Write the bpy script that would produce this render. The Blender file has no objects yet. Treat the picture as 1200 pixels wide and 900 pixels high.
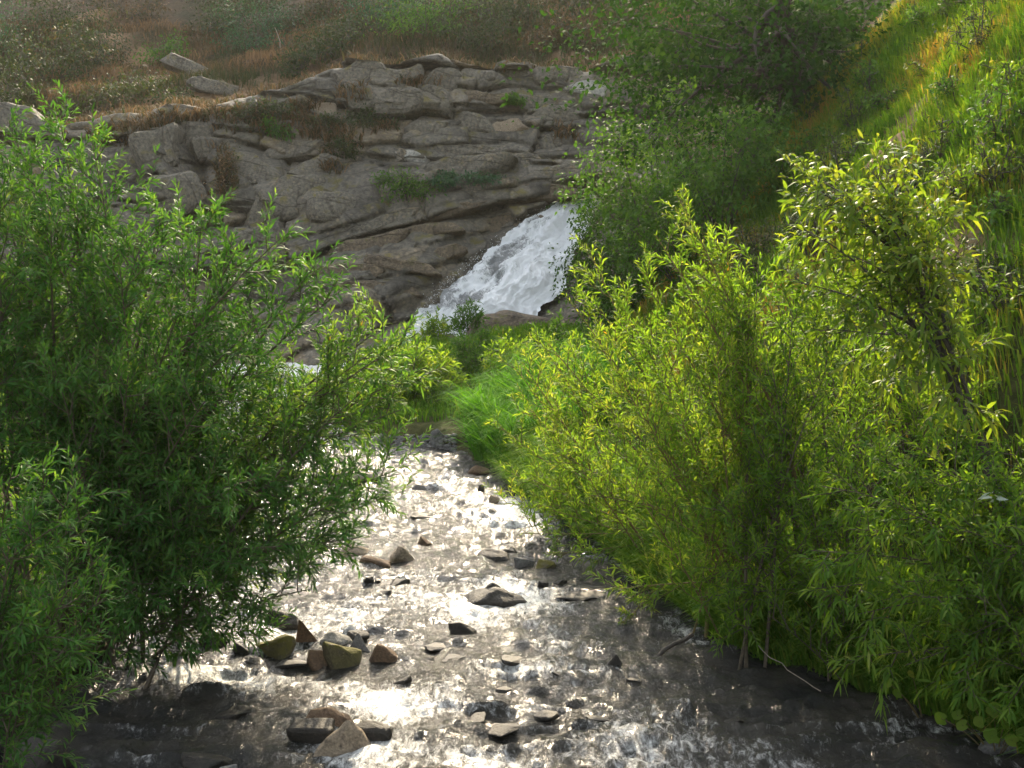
import bpy, bmesh, math, random
import numpy as np
from mathutils import Vector, Matrix

# ------------------------------------------------------------------ camera, sky, sun, exposure
R = math.radians
scn = bpy.context.scene
COL = scn.collection
CAM_Z, FPX, PITCH = 3.0, 1450.0, math.atan(120 / 1450)
cam_d = bpy.data.cameras.new('camera'); cam = bpy.data.objects.new('camera', cam_d); COL.objects.link(cam)
cam.location = (0, 0, CAM_Z); cam.rotation_euler = (math.pi / 2 - PITCH, 0, 0)
cam_d.sensor_width = 36; cam_d.lens = 36 * FPX / 1200; cam_d.clip_end = 600; cam_d.clip_start = 0.1
scn.camera = cam

SUN_AZ, SUN_EL = R(3), R(31)          # azimuth to the right of +Y
world = bpy.data.worlds.new('World'); scn.world = world; world.use_nodes = True
wn = world.node_tree.nodes; wl = world.node_tree.links
sky = wn.new('ShaderNodeTexSky'); sky.sky_type = 'NISHITA'; sky.sun_disc = False
sky.sun_elevation = SUN_EL; sky.sun_rotation = SUN_AZ
sky.air_density = 1.0; sky.dust_density = 4.0; sky.ozone_density = 1.0
hs_ = wn.new('ShaderNodeHueSaturation'); hs_.inputs['Saturation'].default_value = .38      # thin high haze: a whitish sky
wl.new(sky.outputs[0], hs_.inputs['Color']); wl.new(hs_.outputs[0], wn['Background'].inputs[0]); wn['Background'].inputs[1].default_value = 0.15
sun_d = bpy.data.lights.new('sun', 'SUN'); sun = bpy.data.objects.new('sun', sun_d); COL.objects.link(sun)
sun_d.energy = 2.7; sun_d.angle = R(0.6); sun_d.color = (1.0, 0.82, 0.56)
ldir = Vector((math.sin(SUN_AZ) * math.cos(SUN_EL), math.cos(SUN_AZ) * math.cos(SUN_EL), math.sin(SUN_EL)))
sun.rotation_euler = ldir.to_track_quat('Z', 'Y').to_euler()
sun.location = ldir * 100
vs = scn.view_settings; vs.view_transform = 'Standard'; vs.look = 'None'; vs.exposure = 2.0; vs.gamma = 1.0; vs.use_curve_mapping = False
scn.cycles.max_bounces = 6; scn.cycles.diffuse_bounces = 3; scn.cycles.transmission_bounces = 4; scn.cycles.glossy_bounces = 2
scn.cycles.sample_clamp_indirect = 4.0; scn.cycles.use_denoising = True
scn.cycles.caustics_reflective = False; scn.cycles.caustics_refractive = False

# ------------------------------------------------------------------ maths helpers
CP, SP = math.cos(PITCH), math.sin(PITCH)
def ray(px, py):
    u = (px - 600) / FPX; v = (450 - py) / FPX
    return np.array([u, CP + v * SP, -SP + v * CP])
def at(px, py, d):
    """the point at distance d (metres along Y) that the photograph shows at px, py"""
    r = ray(px, py); t = d / r[1]
    return np.array([r[0] * t, d, CAM_Z + r[2] * t])
def hash3(ix, iy, iz, seed):
    h = (ix.astype(np.int64) * 374761393 + iy.astype(np.int64) * 668265263 + iz.astype(np.int64) * 2147483647 + seed * 144665) & 0xFFFFFFFF
    h = ((h ^ (h >> 13)) * 1274126177) & 0xFFFFFFFF
    h = ((h ^ (h >> 16)) * 2246822519) & 0xFFFFFFFF
    return ((h ^ (h >> 15)) & 0xFFFFFF) / float(0xFFFFFF)
def vnoise(x, y, z=0.0, seed=0):
    x, y, z = np.broadcast_arrays(np.asarray(x, float), np.asarray(y, float), np.asarray(z, float))
    fx, fy, fz = np.floor(x), np.floor(y), np.floor(z)
    ax, ay, az = x - fx, y - fy, z - fz
    ax = ax * ax * (3 - 2 * ax); ay = ay * ay * (3 - 2 * ay); az = az * az * (3 - 2 * az)
    r = 0
    for i in (0, 1):
        for j in (0, 1):
            for k in (0, 1):
                w = (ax if i else 1 - ax) * (ay if j else 1 - ay) * (az if k else 1 - az)
                r = r + w * hash3(fx + i, fy + j, fz + k, seed)
    return r * 2 - 1
def fbm(x, y, z=0.0, seed=0, o=4, g=0.5):
    r = 0; a = 1.0; s = 1.0
    for k in range(o):
        r = r + a * vnoise(np.asarray(x) * s, np.asarray(y) * s, np.asarray(z) * s, seed + k * 17); a *= g; s *= 2.03
    return r
def sstep(a, b, x):
    t = np.clip((np.asarray(x, float) - a) / (b - a), 0, 1); return t * t * (3 - 2 * t)
def nrm(v):
    return v / np.maximum(np.linalg.norm(v, axis=-1, keepdims=True), 1e-9)
UP = np.array([0, 0, 1.0])

# ------------------------------------------------------------------ the lie of the land
_zy = [-30, 8, 8.9, 10.2, 12.3, 13.3, 15.8, 16.8, 19.5, 22, 25, 40]
_zz = [-.10, 0, .03, .12, .20, .26, .35, .40, .46, .85, 1.15, 1.17]
def zw(y): return np.interp(y, _zy, _zz)
def xl(y): return np.interp(y, [-30, 5, 7, 8, 9, 10, 12, 16, 20, 25, 28], [-3.6, -3.3, -3.1, -3.25, -3.1, -3.2, -4.3, -5.0, -5.3, -6.0, -6.5])
def xr(y): return np.interp(y, [-30, 5, 7.9, 8.9, 9.6, 11.25, 13.1, 15.1, 17.3, 18.6, 19.4, 22, 25, 26, 27, 28.5, 30],
                            [4.2, 3.6, 3.25, 2.6, 1.85, 1.4, .95, .3, -.25, -.9, -2.2, -3.9, -3.4, -1.2, .8, 1.2, 1.2])
def xf(y): return np.interp(y, [-30, 5, 9, 11, 13, 16, 19, 22, 26, 30, 36, 60], [5.2, 4.6, 3.2, 2.5, 2.0, 1.8, 1.6, 1.8, 2.3, 3.6, 5.2, 9])
def ztop(x): return np.interp(x, [-40, -15, -12, -9, -7.5, -6, -4.5, 2.8, 8, 40], [6.5, 7.0, 7.2, 7.6, 7.9, 8.4, 8.85, 8.95, 9.2, 10])
def land(x, y):
    x = np.asarray(x, float); y = np.asarray(y, float)
    w = zw(np.minimum(y, 28))
    sl = xl(y) - x; sr = x - xr(y)
    n1 = fbm(x * .9, y * .9, 0, 3, 4)
    bed = w - .22 + .05 * n1
    lb = w - .22 + .55 * sstep(-.25, .55, sl) + .30 * np.maximum(0, sl - .4) + .12 * n1 * sstep(0, 1, sl)
    rb = w - .22 + .48 * sstep(-.25, .45, sr) + .10 * np.maximum(0, np.minimum(sr, 3)) + .10 * n1 * sstep(0, 1, sr)
    rb = rb + .15 * sstep(22.5, 25.2, y) * sstep(0, .6, sr) * (1 - sstep(25.6, 27, y))
    q = x - xf(y); hs = np.where(q < 0, 0, 0) + .5 * (q + np.sqrt(q * q + .25)) - .02
    hs = np.where(hs > 9, 9 + (hs - 9) * .35, hs)
    rb = rb + hs * (1.16 + .10 * vnoise(x * .3, y * .3, 0, 9)) + .22 * fbm(x * .8, y * .8, 0, 11, 3) * sstep(.3, 2, hs)
    z = np.where(sl > -.25, np.maximum(lb, bed), np.where(sr > -.25, np.maximum(rb, bed), bed))
    # the slope under and above the cliff
    c = sstep(29.6, 36.2, y) if False else np.clip((y - 29.8) / 6.4, 0, 1)
    back = 0.85 + c * (ztop(x) - .9) + np.maximum(0, y - 36.2) * (.43 + .05 * vnoise(x * .08, y * .08, 0, 21)) + .45 * fbm(x * .35, y * .35, 0, 5, 4) * sstep(36, 38, y)
    back = back + np.clip(y - 54, 0, 24) * .30  # unseen upper hill steepened so its shadow covers the far slope
    back = np.where(y > 78, back - (y - 78) * .40, back)
    k = sstep(28.6, 30.2, y)
    z = z * (1 - k) + np.where(x > xf(y), np.maximum(back, z), back) * k
    return z
def landz(x, y): return float(land(np.array([x]), np.array([y]))[0])
def hit(px, py, f=None, dmax=60, dmin=4):
    """where the photograph's ray meets the water (or the land)"""
    ds = np.arange(dmin, dmax, .02); r = ray(px, py)
    X = r[0] / r[1] * ds; Z = CAM_Z + r[2] / r[1] * ds
    g = zw(ds) if f is None else f(X, ds)
    i = np.nonzero(Z <= g)[0]
    i = i[0] if len(i) else len(ds) - 1
    return np.array([X[i], ds[i], Z[i]])

# ------------------------------------------------------------------ mesh helpers
def mesh_arrays(name, V, sizes, idx, mat, attrs=None, smooth=False):
    V = np.asarray(V, np.float32); sizes = np.asarray(sizes, np.int32); idx = np.asarray(idx, np.int32)
    me = bpy.data.meshes.new(name)
    me.vertices.add(len(V)); me.vertices.foreach_set('co', V.ravel())
    me.loops.add(len(idx)); me.loops.foreach_set('vertex_index', idx)
    me.polygons.add(len(sizes))
    st = np.zeros(len(sizes), np.int32); st[1:] = np.cumsum(sizes)[:-1]
    me.polygons.foreach_set('loop_start', st)
    if smooth: me.polygons.foreach_set('use_smooth', np.ones(len(sizes), bool))
    me.update(calc_edges=True)
    for k, a in (attrs or {}).items():
        at_ = me.attributes.new(k, 'FLOAT', 'POINT'); at_.data.foreach_set('value', np.asarray(a, np.float32))
    me.materials.append(mat)
    return me
def link(name, me, parent=None, loc=None, **props):
    o = bpy.data.objects.new(name, me); COL.objects.link(o)
    if parent is not None: o.parent = parent
    if loc is not None: o.location = loc
    for k, v in props.items(): o[k] = v
    return o
def thing(name, loc, label, category, group=None):
    o = bpy.data.objects.new(name, None); COL.objects.link(o); o.location = loc
    o['label'] = label; o['category'] = category
    if group: o['group'] = group
    return o
def grid_mesh(name, P, mat, attrs=None, smooth=True, uv=None):
    n, m = P.shape[:2]
    i = np.arange(n * m).reshape(n, m)
    q = np.stack([i[:-1, :-1], i[:-1, 1:], i[1:, 1:], i[1:, :-1]], -1).reshape(-1)
    me = mesh_arrays(name, P.reshape(-1, 3), np.full((n - 1) * (m - 1), 4), q, mat, attrs, smooth)
    if uv is not None:
        l = me.uv_layers.new(name='UVMap'); l.data.foreach_set('uv', uv.reshape(-1, 2)[q].astype(np.float32).ravel())
    return me

# ------------------------------------------------------------------ materials
def mat(name):
    m = bpy.data.materials.new(name); m.use_nodes = True
    nt = m.node_tree; nt.nodes.clear()
    return m, nt, nt.nodes, nt.links
def nd(N, t, **kw):
    n = N.new(t)
    for k, v in kw.items():
        if hasattr(n, k): setattr(n, k, v)
        else: n.inputs[k].default_value = v
    return n
def ramp(N, stops, interp='LINEAR'):
    n = N.new('ShaderNodeValToRGB'); c = n.color_ramp; c.interpolation = interp
    while len(c.elements) < len(stops): c.elements.new(.5)
    for e, (p, col) in zip(c.elements, stops): e.position = p; e.color = (*col, 1)
    return n
def leaf_mat(name, stops, trans=.45, tcol=(1.5, 1.45, .55), rough=.6, spec=.10):
    m, nt, N, L = mat(name)
    a = nd(N, 'ShaderNodeAttribute'); a.attribute_name = 'tint'
    r = ramp(N, stops); L.new(a.outputs['Fac'], r.inputs[0])
    p = nd(N, 'ShaderNodeBsdfPrincipled'); p.inputs['Roughness'].default_value = rough; p.inputs['Specular IOR Level'].default_value = spec
    L.new(r.outputs[0], p.inputs['Base Color'])
    t = nd(N, 'ShaderNodeBsdfTranslucent')
    mx = nd(N, 'ShaderNodeMix', data_type='RGBA', blend_type='MULTIPLY'); mx.inputs[0].default_value = 1
    L.new(r.outputs[0], mx.inputs[6]); mx.inputs[7].default_value = (*tcol, 1); L.new(mx.outputs[2], t.inputs[0])
    s = nd(N, 'ShaderNodeMixShader'); s.inputs[0].default_value = trans
    L.new(p.outputs[0], s.inputs[1]); L.new(t.outputs[0], s.inputs[2])
    o = nd(N, 'ShaderNodeOutputMaterial'); L.new(s.outputs[0], o.inputs[0])
    return m
M = {}
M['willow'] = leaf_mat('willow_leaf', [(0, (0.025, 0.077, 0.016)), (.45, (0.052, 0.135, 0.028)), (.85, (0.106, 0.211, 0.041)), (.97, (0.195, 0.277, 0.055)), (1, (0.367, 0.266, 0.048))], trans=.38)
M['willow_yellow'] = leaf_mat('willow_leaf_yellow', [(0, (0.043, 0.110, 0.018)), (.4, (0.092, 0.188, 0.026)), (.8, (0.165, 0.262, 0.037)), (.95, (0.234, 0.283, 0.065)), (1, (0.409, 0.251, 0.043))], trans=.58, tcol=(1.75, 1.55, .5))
M['broad'] = leaf_mat('broad_leaf', [(0, (.035, .080, .012)), (.5, (.075, .150, .018)), (.9, (.15, .225, .03)), (1, (.22, .22, .04))], trans=.52, tcol=(1.7, 1.5, .5), rough=.55, spec=.15)
M['alder'] = leaf_mat('dark_leaf', [(0, (0.016, 0.046, 0.009)), (.6, (0.031, 0.084, 0.013)), (1, (0.068, 0.123, 0.020))], trans=.3, rough=.75, spec=.03)
M['lush'] = leaf_mat('lush_leaf', [(0, (.030, .080, .014)), (.6, (.060, .135, .022)), (1, (.11, .20, .035))], trans=.42, rough=.6, spec=.1)
M['grass'] = leaf_mat('grass_blade', [(0, (.045, .115, .012)), (.5, (.085, .185, .018)), (.85, (.17, .24, .03)), (1, (.30, .25, .07))], trans=.45, rough=.8, spec=.06)
M['greengrass'] = leaf_mat('green_grass_blade', [(0, (.040, .130, .012)), (.6, (.075, .215, .02)), (1, (.14, .27, .03))], trans=.5, rough=.8, spec=.06)
M['hillgrass'] = leaf_mat('hill_grass_blade', [(0, (0.042, 0.111, 0.011)), (.40, (0.102, 0.195, 0.018)), (.65, (0.192, 0.234, 0.028)), (.82, (0.324, 0.247, 0.055)), (1, (0.324, 0.169, 0.055))], trans=.45, rough=.55, spec=.2)
M['drygrass'] = leaf_mat('dry_grass_blade', [(0, (.034, .048, .016)), (.35, (.058, .060, .025)), (.6, (.10, .070, .038)), (1, (.22, .135, .07))], trans=.3, rough=.7, spec=.1, tcol=(1.2, 1.15, .9))
M['scrub'] = leaf_mat('scrub_leaf', [(0, (.018, .032, .012)), (.5, (.036, .058, .020)), (.85, (.062, .075, .028)), (1, (.12, .09, .045))], trans=.3, rough=.6, spec=.15)
M['bluescrub'] = leaf_mat('blue_green_leaf', [(0, (.020, .060, .030)), (.6, (.035, .095, .045)), (1, (.07, .13, .06))], trans=.3, rough=.55, spec=.2)
M['silver'] = leaf_mat('pale_leaf', [(0, (.30, .36, .28)), (1, (.55, .60, .50))], trans=.25, tcol=(1, 1, .8))
def bark(name, c0, c1):
    m, nt, N, L = mat(name)
    tc = nd(N, 'ShaderNodeTexCoord'); n = nd(N, 'ShaderNodeTexNoise', Scale=40.0, Detail=4.0); L.new(tc.outputs['Object'], n.inputs[0])
    r = ramp(N, [(.3, c0), (.7, c1)]); L.new(n.outputs[0], r.inputs[0])
    p = nd(N, 'ShaderNodeBsdfPrincipled'); p.inputs['Roughness'].default_value = .8; L.new(r.outputs[0], p.inputs['Base Color'])
    b = nd(N, 'ShaderNodeBump', Strength=.5, Distance=.01); L.new(n.outputs[0], b.inputs['Height']); L.new(b.outputs[0], p.inputs['Normal'])
    o = nd(N, 'ShaderNodeOutputMaterial'); L.new(p.outputs[0], o.inputs[0]); return m
M['bark'] = bark('willow_bark', (.045, .035, .022), (.11, .085, .05))
M['twig'] = bark('young_twig', (.09, .075, .02), (.16, .11, .035))
M['darkbark'] = bark('dark_bark', (.025, .02, .016), (.07, .055, .04))
M['paletwig'] = bark('dead_twig', (.22, .18, .13), (.36, .30, .22))

def rock_mat(name, base, alt, dark, wet=False, scale=1.0, moss=0.0, mosscol=(.13, .14, .025), strata=False, bump=.6, lichen=.3):
    """stone: patchy colour, dark cracks, grain relief"""
    m, nt, N, L = mat(name)
    tc = nd(N, 'ShaderNodeTexCoord'); oi = nd(N, 'ShaderNodeObjectInfo')
    add = nd(N, 'ShaderNodeVectorMath', operation='ADD'); L.new(tc.outputs['Object'], add.inputs[0])
    if not strata: L.new(oi.outputs['Random'], add.inputs[1])
    v = add.outputs[0]
    n1 = nd(N, 'ShaderNodeTexNoise', Scale=1.1 * scale, Detail=8.0, Roughness=.62); L.new(v, n1.inputs[0])
    r1 = ramp(N, [(.30, dark), (.46, base), (.60, base), (.72, alt)]); L.new(n1.outputs[0], r1.inputs[0])
    n2 = nd(N, 'ShaderNodeTexNoise', Scale=9.0 * scale, Detail=6.0, Roughness=.7); L.new(v, n2.inputs[0])
    r2 = ramp(N, [(.28, (.22, .22, .22)), (.5, (.85, .85, .85)), (.75, (1.6, 1.55, 1.45))]); L.new(n2.outputs[0], r2.inputs[0])
    mx = nd(N, 'ShaderNodeMix', data_type='RGBA', blend_type='MULTIPLY'); mx.inputs[0].default_value = .8
    L.new(r1.outputs[0], mx.inputs[6]); L.new(r2.outputs[0], mx.inputs[7]); col = mx.outputs[2]
    n3 = nd(N, 'ShaderNodeTexNoise', Scale=2.6 * scale, Detail=5.0, Roughness=.6); L.new(v, n3.inputs[0])
    if moss > 0:
        r3 = ramp(N, [(.62 - .3 * moss, (0, 0, 0)), (.72 - .3 * moss, (1, 1, 1))]); L.new(n3.outputs[0], r3.inputs[0])
        ge = nd(N, 'ShaderNodeNewGeometry'); sx = nd(N, 'ShaderNodeSeparateXYZ'); L.new(ge.outputs['Normal'], sx.inputs[0])
        mr = nd(N, 'ShaderNodeMapRange'); mr.inputs[1].default_value = -.1; mr.inputs[2].default_value = .6; L.new(sx.outputs['Z'], mr.inputs[0])
        mm = nd(N, 'ShaderNodeMath', operation='MULTIPLY'); L.new(r3.outputs[0], mm.inputs[0]); L.new(mr.outputs[0], mm.inputs[1])
        m2 = nd(N, 'ShaderNodeMix', data_type='RGBA'); L.new(mm.outputs[0], m2.inputs[0]); L.new(col, m2.inputs[6]); m2.inputs[7].default_value = (*mosscol, 1); col = m2.outputs[2]
    if lichen > 0:
        n4 = nd(N, 'ShaderNodeTexVoronoi', Scale=4.5 * scale); n4.feature = 'F1'; L.new(v, n4.inputs[0])
        r4 = ramp(N, [(.10, (1, 1, 1)), (.24, (0, 0, 0))]); L.new(n4.outputs['Distance'], r4.inputs[0])
        m3 = nd(N, 'ShaderNodeMath', operation='MULTIPLY'); L.new(r4.outputs[0], m3.inputs[0]); m3.inputs[1].default_value = lichen
        m4 = nd(N, 'ShaderNodeMix', data_type='RGBA'); L.new(m3.outputs[0], m4.inputs[0]); L.new(col, m4.inputs[6]); m4.inputs[7].default_value = (*[min(1, c * 1.45) for c in alt], 1); col = m4.outputs[2]
    hgt = n2.outputs[0]
    if strata:
        mp = nd(N, 'ShaderNodeMapping'); mp.inputs['Rotation'].default_value = (0, R(7), 0); mp.inputs['Scale'].default_value = (.55, .55, 1.25); L.new(tc.outputs['Object'], mp.inputs[0])
        ds = nd(N, 'ShaderNodeTexNoise', Scale=.8, Detail=3.0); L.new(mp.outputs[0], ds.inputs[0])
        a2 = nd(N, 'ShaderNodeMixRGB'); a2.inputs[0].default_value = .16; L.new(mp.outputs[0], a2.inputs[1]); L.new(ds.outputs['Color'], a2.inputs[2])
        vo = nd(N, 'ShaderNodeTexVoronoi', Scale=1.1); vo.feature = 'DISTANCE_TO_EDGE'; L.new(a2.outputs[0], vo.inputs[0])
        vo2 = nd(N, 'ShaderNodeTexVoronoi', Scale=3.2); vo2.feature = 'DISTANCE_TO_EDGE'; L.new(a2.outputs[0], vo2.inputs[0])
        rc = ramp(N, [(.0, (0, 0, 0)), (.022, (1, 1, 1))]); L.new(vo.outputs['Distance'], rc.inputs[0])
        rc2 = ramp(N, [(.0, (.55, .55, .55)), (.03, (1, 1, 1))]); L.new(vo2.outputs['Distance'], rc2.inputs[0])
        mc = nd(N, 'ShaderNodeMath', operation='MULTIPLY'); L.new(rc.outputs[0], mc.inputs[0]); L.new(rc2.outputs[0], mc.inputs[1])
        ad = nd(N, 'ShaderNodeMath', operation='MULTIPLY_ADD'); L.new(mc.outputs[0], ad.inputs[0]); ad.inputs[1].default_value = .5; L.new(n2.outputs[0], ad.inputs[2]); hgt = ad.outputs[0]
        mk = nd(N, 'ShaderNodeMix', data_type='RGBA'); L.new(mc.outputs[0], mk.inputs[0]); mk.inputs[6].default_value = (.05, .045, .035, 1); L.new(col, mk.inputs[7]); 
        mk2 = nd(N, 'ShaderNodeMix', data_type='RGBA'); mk2.inputs[0].default_value = .5; L.new(col, mk2.inputs[6]); L.new(mk.outputs[2], mk2.inputs[7]); col = mk2.outputs[2]  # crack colour: dark soil, with crack shadow painted in as well
        ta = nd(N, 'ShaderNodeAttribute'); ta.attribute_name = 'tone'; tm = nd(N, 'ShaderNodeMapRange'); tm.inputs[1].default_value = -.8; tm.inputs[2].default_value = .8; tm.inputs[3].default_value = .0; tm.inputs[4].default_value = 1; L.new(ta.outputs['Fac'], tm.inputs[0])
        tr_ = ramp(N, [(0, (.55, .55, .54)), (.45, (.95, .94, .90)), (.7, (1.15, 1.09, .98)), (1, (1.6, 1.32, .98))]); L.new(tm.outputs[0], tr_.inputs[0])
        mt = nd(N, 'ShaderNodeMix', data_type='RGBA', blend_type='MULTIPLY'); mt.inputs[0].default_value = 1; L.new(col, mt.inputs[6]); L.new(tr_.outputs[0], mt.inputs[7]); col = mt.outputs[2]
    p = nd(N, 'ShaderNodeBsdfPrincipled'); L.new(col, p.inputs['Base Color'])
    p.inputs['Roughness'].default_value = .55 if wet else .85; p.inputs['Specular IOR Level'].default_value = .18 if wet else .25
    b = nd(N, 'ShaderNodeBump', Strength=bump, Distance=.05 if strata else .02); L.new(hgt, b.inputs['Height']); L.new(b.outputs[0], p.inputs['Normal'])
    o = nd(N, 'ShaderNodeOutputMaterial'); L.new(p.outputs[0], o.inputs[0]); return m
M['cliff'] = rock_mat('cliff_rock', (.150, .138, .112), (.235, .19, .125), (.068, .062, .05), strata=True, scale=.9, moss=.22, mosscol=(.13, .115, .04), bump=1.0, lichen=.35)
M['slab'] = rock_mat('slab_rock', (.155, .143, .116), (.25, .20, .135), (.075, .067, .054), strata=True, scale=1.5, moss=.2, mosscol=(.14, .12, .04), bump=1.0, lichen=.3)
M['paleslab'] = rock_mat('pale_slab_rock', (.30, .29, .25), (.38, .34, .27), (.17, .16, .13), scale=1.6, bump=.6)  # paler rock for sunlit ledges: sunlight put into the colour
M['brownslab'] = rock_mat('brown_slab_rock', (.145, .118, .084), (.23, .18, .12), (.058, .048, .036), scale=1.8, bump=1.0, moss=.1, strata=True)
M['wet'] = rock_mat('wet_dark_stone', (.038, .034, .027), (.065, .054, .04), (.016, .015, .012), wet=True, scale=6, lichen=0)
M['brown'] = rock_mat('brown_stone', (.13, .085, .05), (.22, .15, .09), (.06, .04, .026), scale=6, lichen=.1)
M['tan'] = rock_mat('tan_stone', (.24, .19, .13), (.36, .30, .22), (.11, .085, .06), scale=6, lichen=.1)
M['mossy'] = rock_mat('mossy_stone', (.10, .085, .05), (.17, .14, .08), (.04, .034, .024), scale=6, moss=.9, mosscol=(.10, .09, .018))
M['pale'] = rock_mat('pale_stone', (.30, .28, .24), (.42, .39, .34), (.15, .14, .12), scale=6, lichen=.1)
M['grey'] = rock_mat('grey_stone', (.15, .145, .135), (.23, .22, .2), (.07, .068, .06), scale=6, lichen=.15)

def ground_mat():
    m, nt, N, L = mat('soil_and_moss')
    tc = nd(N, 'ShaderNodeTexCoord')
    n1 = nd(N, 'ShaderNodeTexNoise', Scale=.35, Detail=8.0, Roughness=.65); L.new(tc.outputs['Object'], n1.inputs[0])
    n2 = nd(N, 'ShaderNodeTexNoise', Scale=7.0, Detail=8.0, Roughness=.7); L.new(tc.outputs['Object'], n2.inputs[0])
    r1 = ramp(N, [(.32, (.028, .036, .014)), (.45, (.050, .044, .022)), (.56, (.080, .056, .032)), (.68, (.15, .098, .056))]); L.new(n1.outputs[0], r1.inputs[0])
    r2 = ramp(N, [(.3, (.4, .4, .4)), (.7, (1.3, 1.3, 1.3))]); L.new(n2.outputs[0], r2.inputs[0])
    mx = nd(N, 'ShaderNodeMix', data_type='RGBA', blend_type='MULTIPLY'); mx.inputs[0].default_value = 1; L.new(r1.outputs[0], mx.inputs[6]); L.new(r2.outputs[0], mx.inputs[7])
    a = nd(N, 'ShaderNodeAttribute'); a.attribute_name = 'bare'
    tf = nd(N, 'ShaderNodeAttribute'); tf.attribute_name = 'turf'; rt = ramp(N, [(.3, (.035, .050, .014)), (.7, (.095, .105, .032))]); L.new(n2.outputs[0], rt.inputs[0])
    m1 = nd(N, 'ShaderNodeMix', data_type='RGBA'); L.new(tf.outputs['Fac'], m1.inputs[0]); L.new(mx.outputs[2], m1.inputs[6]); L.new(rt.outputs[0], m1.inputs[7])
    rb = ramp(N, [(.3, (.15, .092, .05)), (.7, (.29, .19, .105))]); L.new(n2.outputs[0], rb.inputs[0])
    m2 = nd(N, 'ShaderNodeMix', data_type='RGBA'); L.new(a.outputs['Fac'], m2.inputs[0]); L.new(m1.outputs[2], m2.inputs[6]); L.new(rb.outputs[0], m2.inputs[7])
    p = nd(N, 'ShaderNodeBsdfPrincipled'); p.inputs['Roughness'].default_value = .95; p.inputs['Specular IOR Level'].default_value = .1; L.new(m2.outputs[2], p.inputs['Base Color'])
    b = nd(N, 'ShaderNodeBump', Strength=.9, Distance=.12); L.new(n2.outputs[0], b.inputs['Height']); L.new(b.outputs[0], p.inputs['Normal'])
    o = nd(N, 'ShaderNodeOutputMaterial'); L.new(p.outputs[0], o.inputs[0]); return m
M['ground'] = ground_mat()

def water_mat():
    m, nt, N, L = mat('stream_water')
    tc = nd(N, 'ShaderNodeTexCoord')
    mp = nd(N, 'ShaderNodeMapping'); mp.inputs['Scale'].default_value = (1, .6, 1); L.new(tc.outputs['Object'], mp.inputs[0])
    n1 = nd(N, 'ShaderNodeTexNoise', Scale=34.0, Detail=6.0, Roughness=.66, Distortion=1.0); L.new(mp.outputs[0], n1.inputs[0])
    n2 = nd(N, 'ShaderNodeTexNoise', Scale=2.2, Detail=4.0); L.new(tc.outputs['Object'], n2.inputs[0])
    rc = ramp(N, [(.35, (.018, .019, .017)), (.65, (.042, .038, .029))]); L.new(n2.outputs[0], rc.inputs[0])
    p = nd(N, 'ShaderNodeBsdfPrincipled'); p.inputs['Roughness'].default_value = .14; p.inputs['IOR'].default_value = 1.33; p.inputs['Specular IOR Level'].default_value = .34
    L.new(rc.outputs[0], p.inputs['Base Color'])
    b = nd(N, 'ShaderNodeBump', Strength=1.0, Distance=.030); L.new(n1.outputs[0], b.inputs['Height']); L.new(b.outputs[0], p.inputs['Normal'])
    a = nd(N, 'ShaderNodeAttribute'); a.attribute_name = 'foam'
    mf = nd(N, 'ShaderNodeMapping'); mf.inputs['Scale'].default_value = (1, .38, 1); L.new(tc.outputs['Object'], mf.inputs[0])
    n3 = nd(N, 'ShaderNodeTexNoise', Scale=17.0, Detail=10.0, Roughness=.76, Distortion=.5); L.new(mf.outputs[0], n3.inputs[0])
    ad = nd(N, 'ShaderNodeMath', operation='ADD'); L.new(a.outputs['Fac'], ad.inputs[0]); L.new(n3.outputs[0], ad.inputs[1])
    r = nd(N, 'ShaderNodeMapRange'); r.inputs[1].default_value = .80; r.inputs[2].default_value = 1.14; r.inputs[3].default_value = 0; r.inputs[4].default_value = .92; r.interpolation_type = 'SMOOTHSTEP'; L.new(ad.outputs[0], r.inputs[0])
    f = nd(N, 'ShaderNodeBsdfPrincipled'); f.inputs['Base Color'].default_value = (.80, .80, .75, 1); f.inputs['Roughness'].default_value = .5
    L.new(b.outputs[0], f.inputs['Normal'])
    s = nd(N, 'ShaderNodeMixShader'); L.new(r.outputs[0], s.inputs[0]); L.new(p.outputs[0], s.inputs[1]); L.new(f.outputs[0], s.inputs[2])
    o = nd(N, 'ShaderNodeOutputMaterial'); L.new(s.outputs[0], o.inputs[0]); return m
M['water'] = water_mat()
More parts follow.
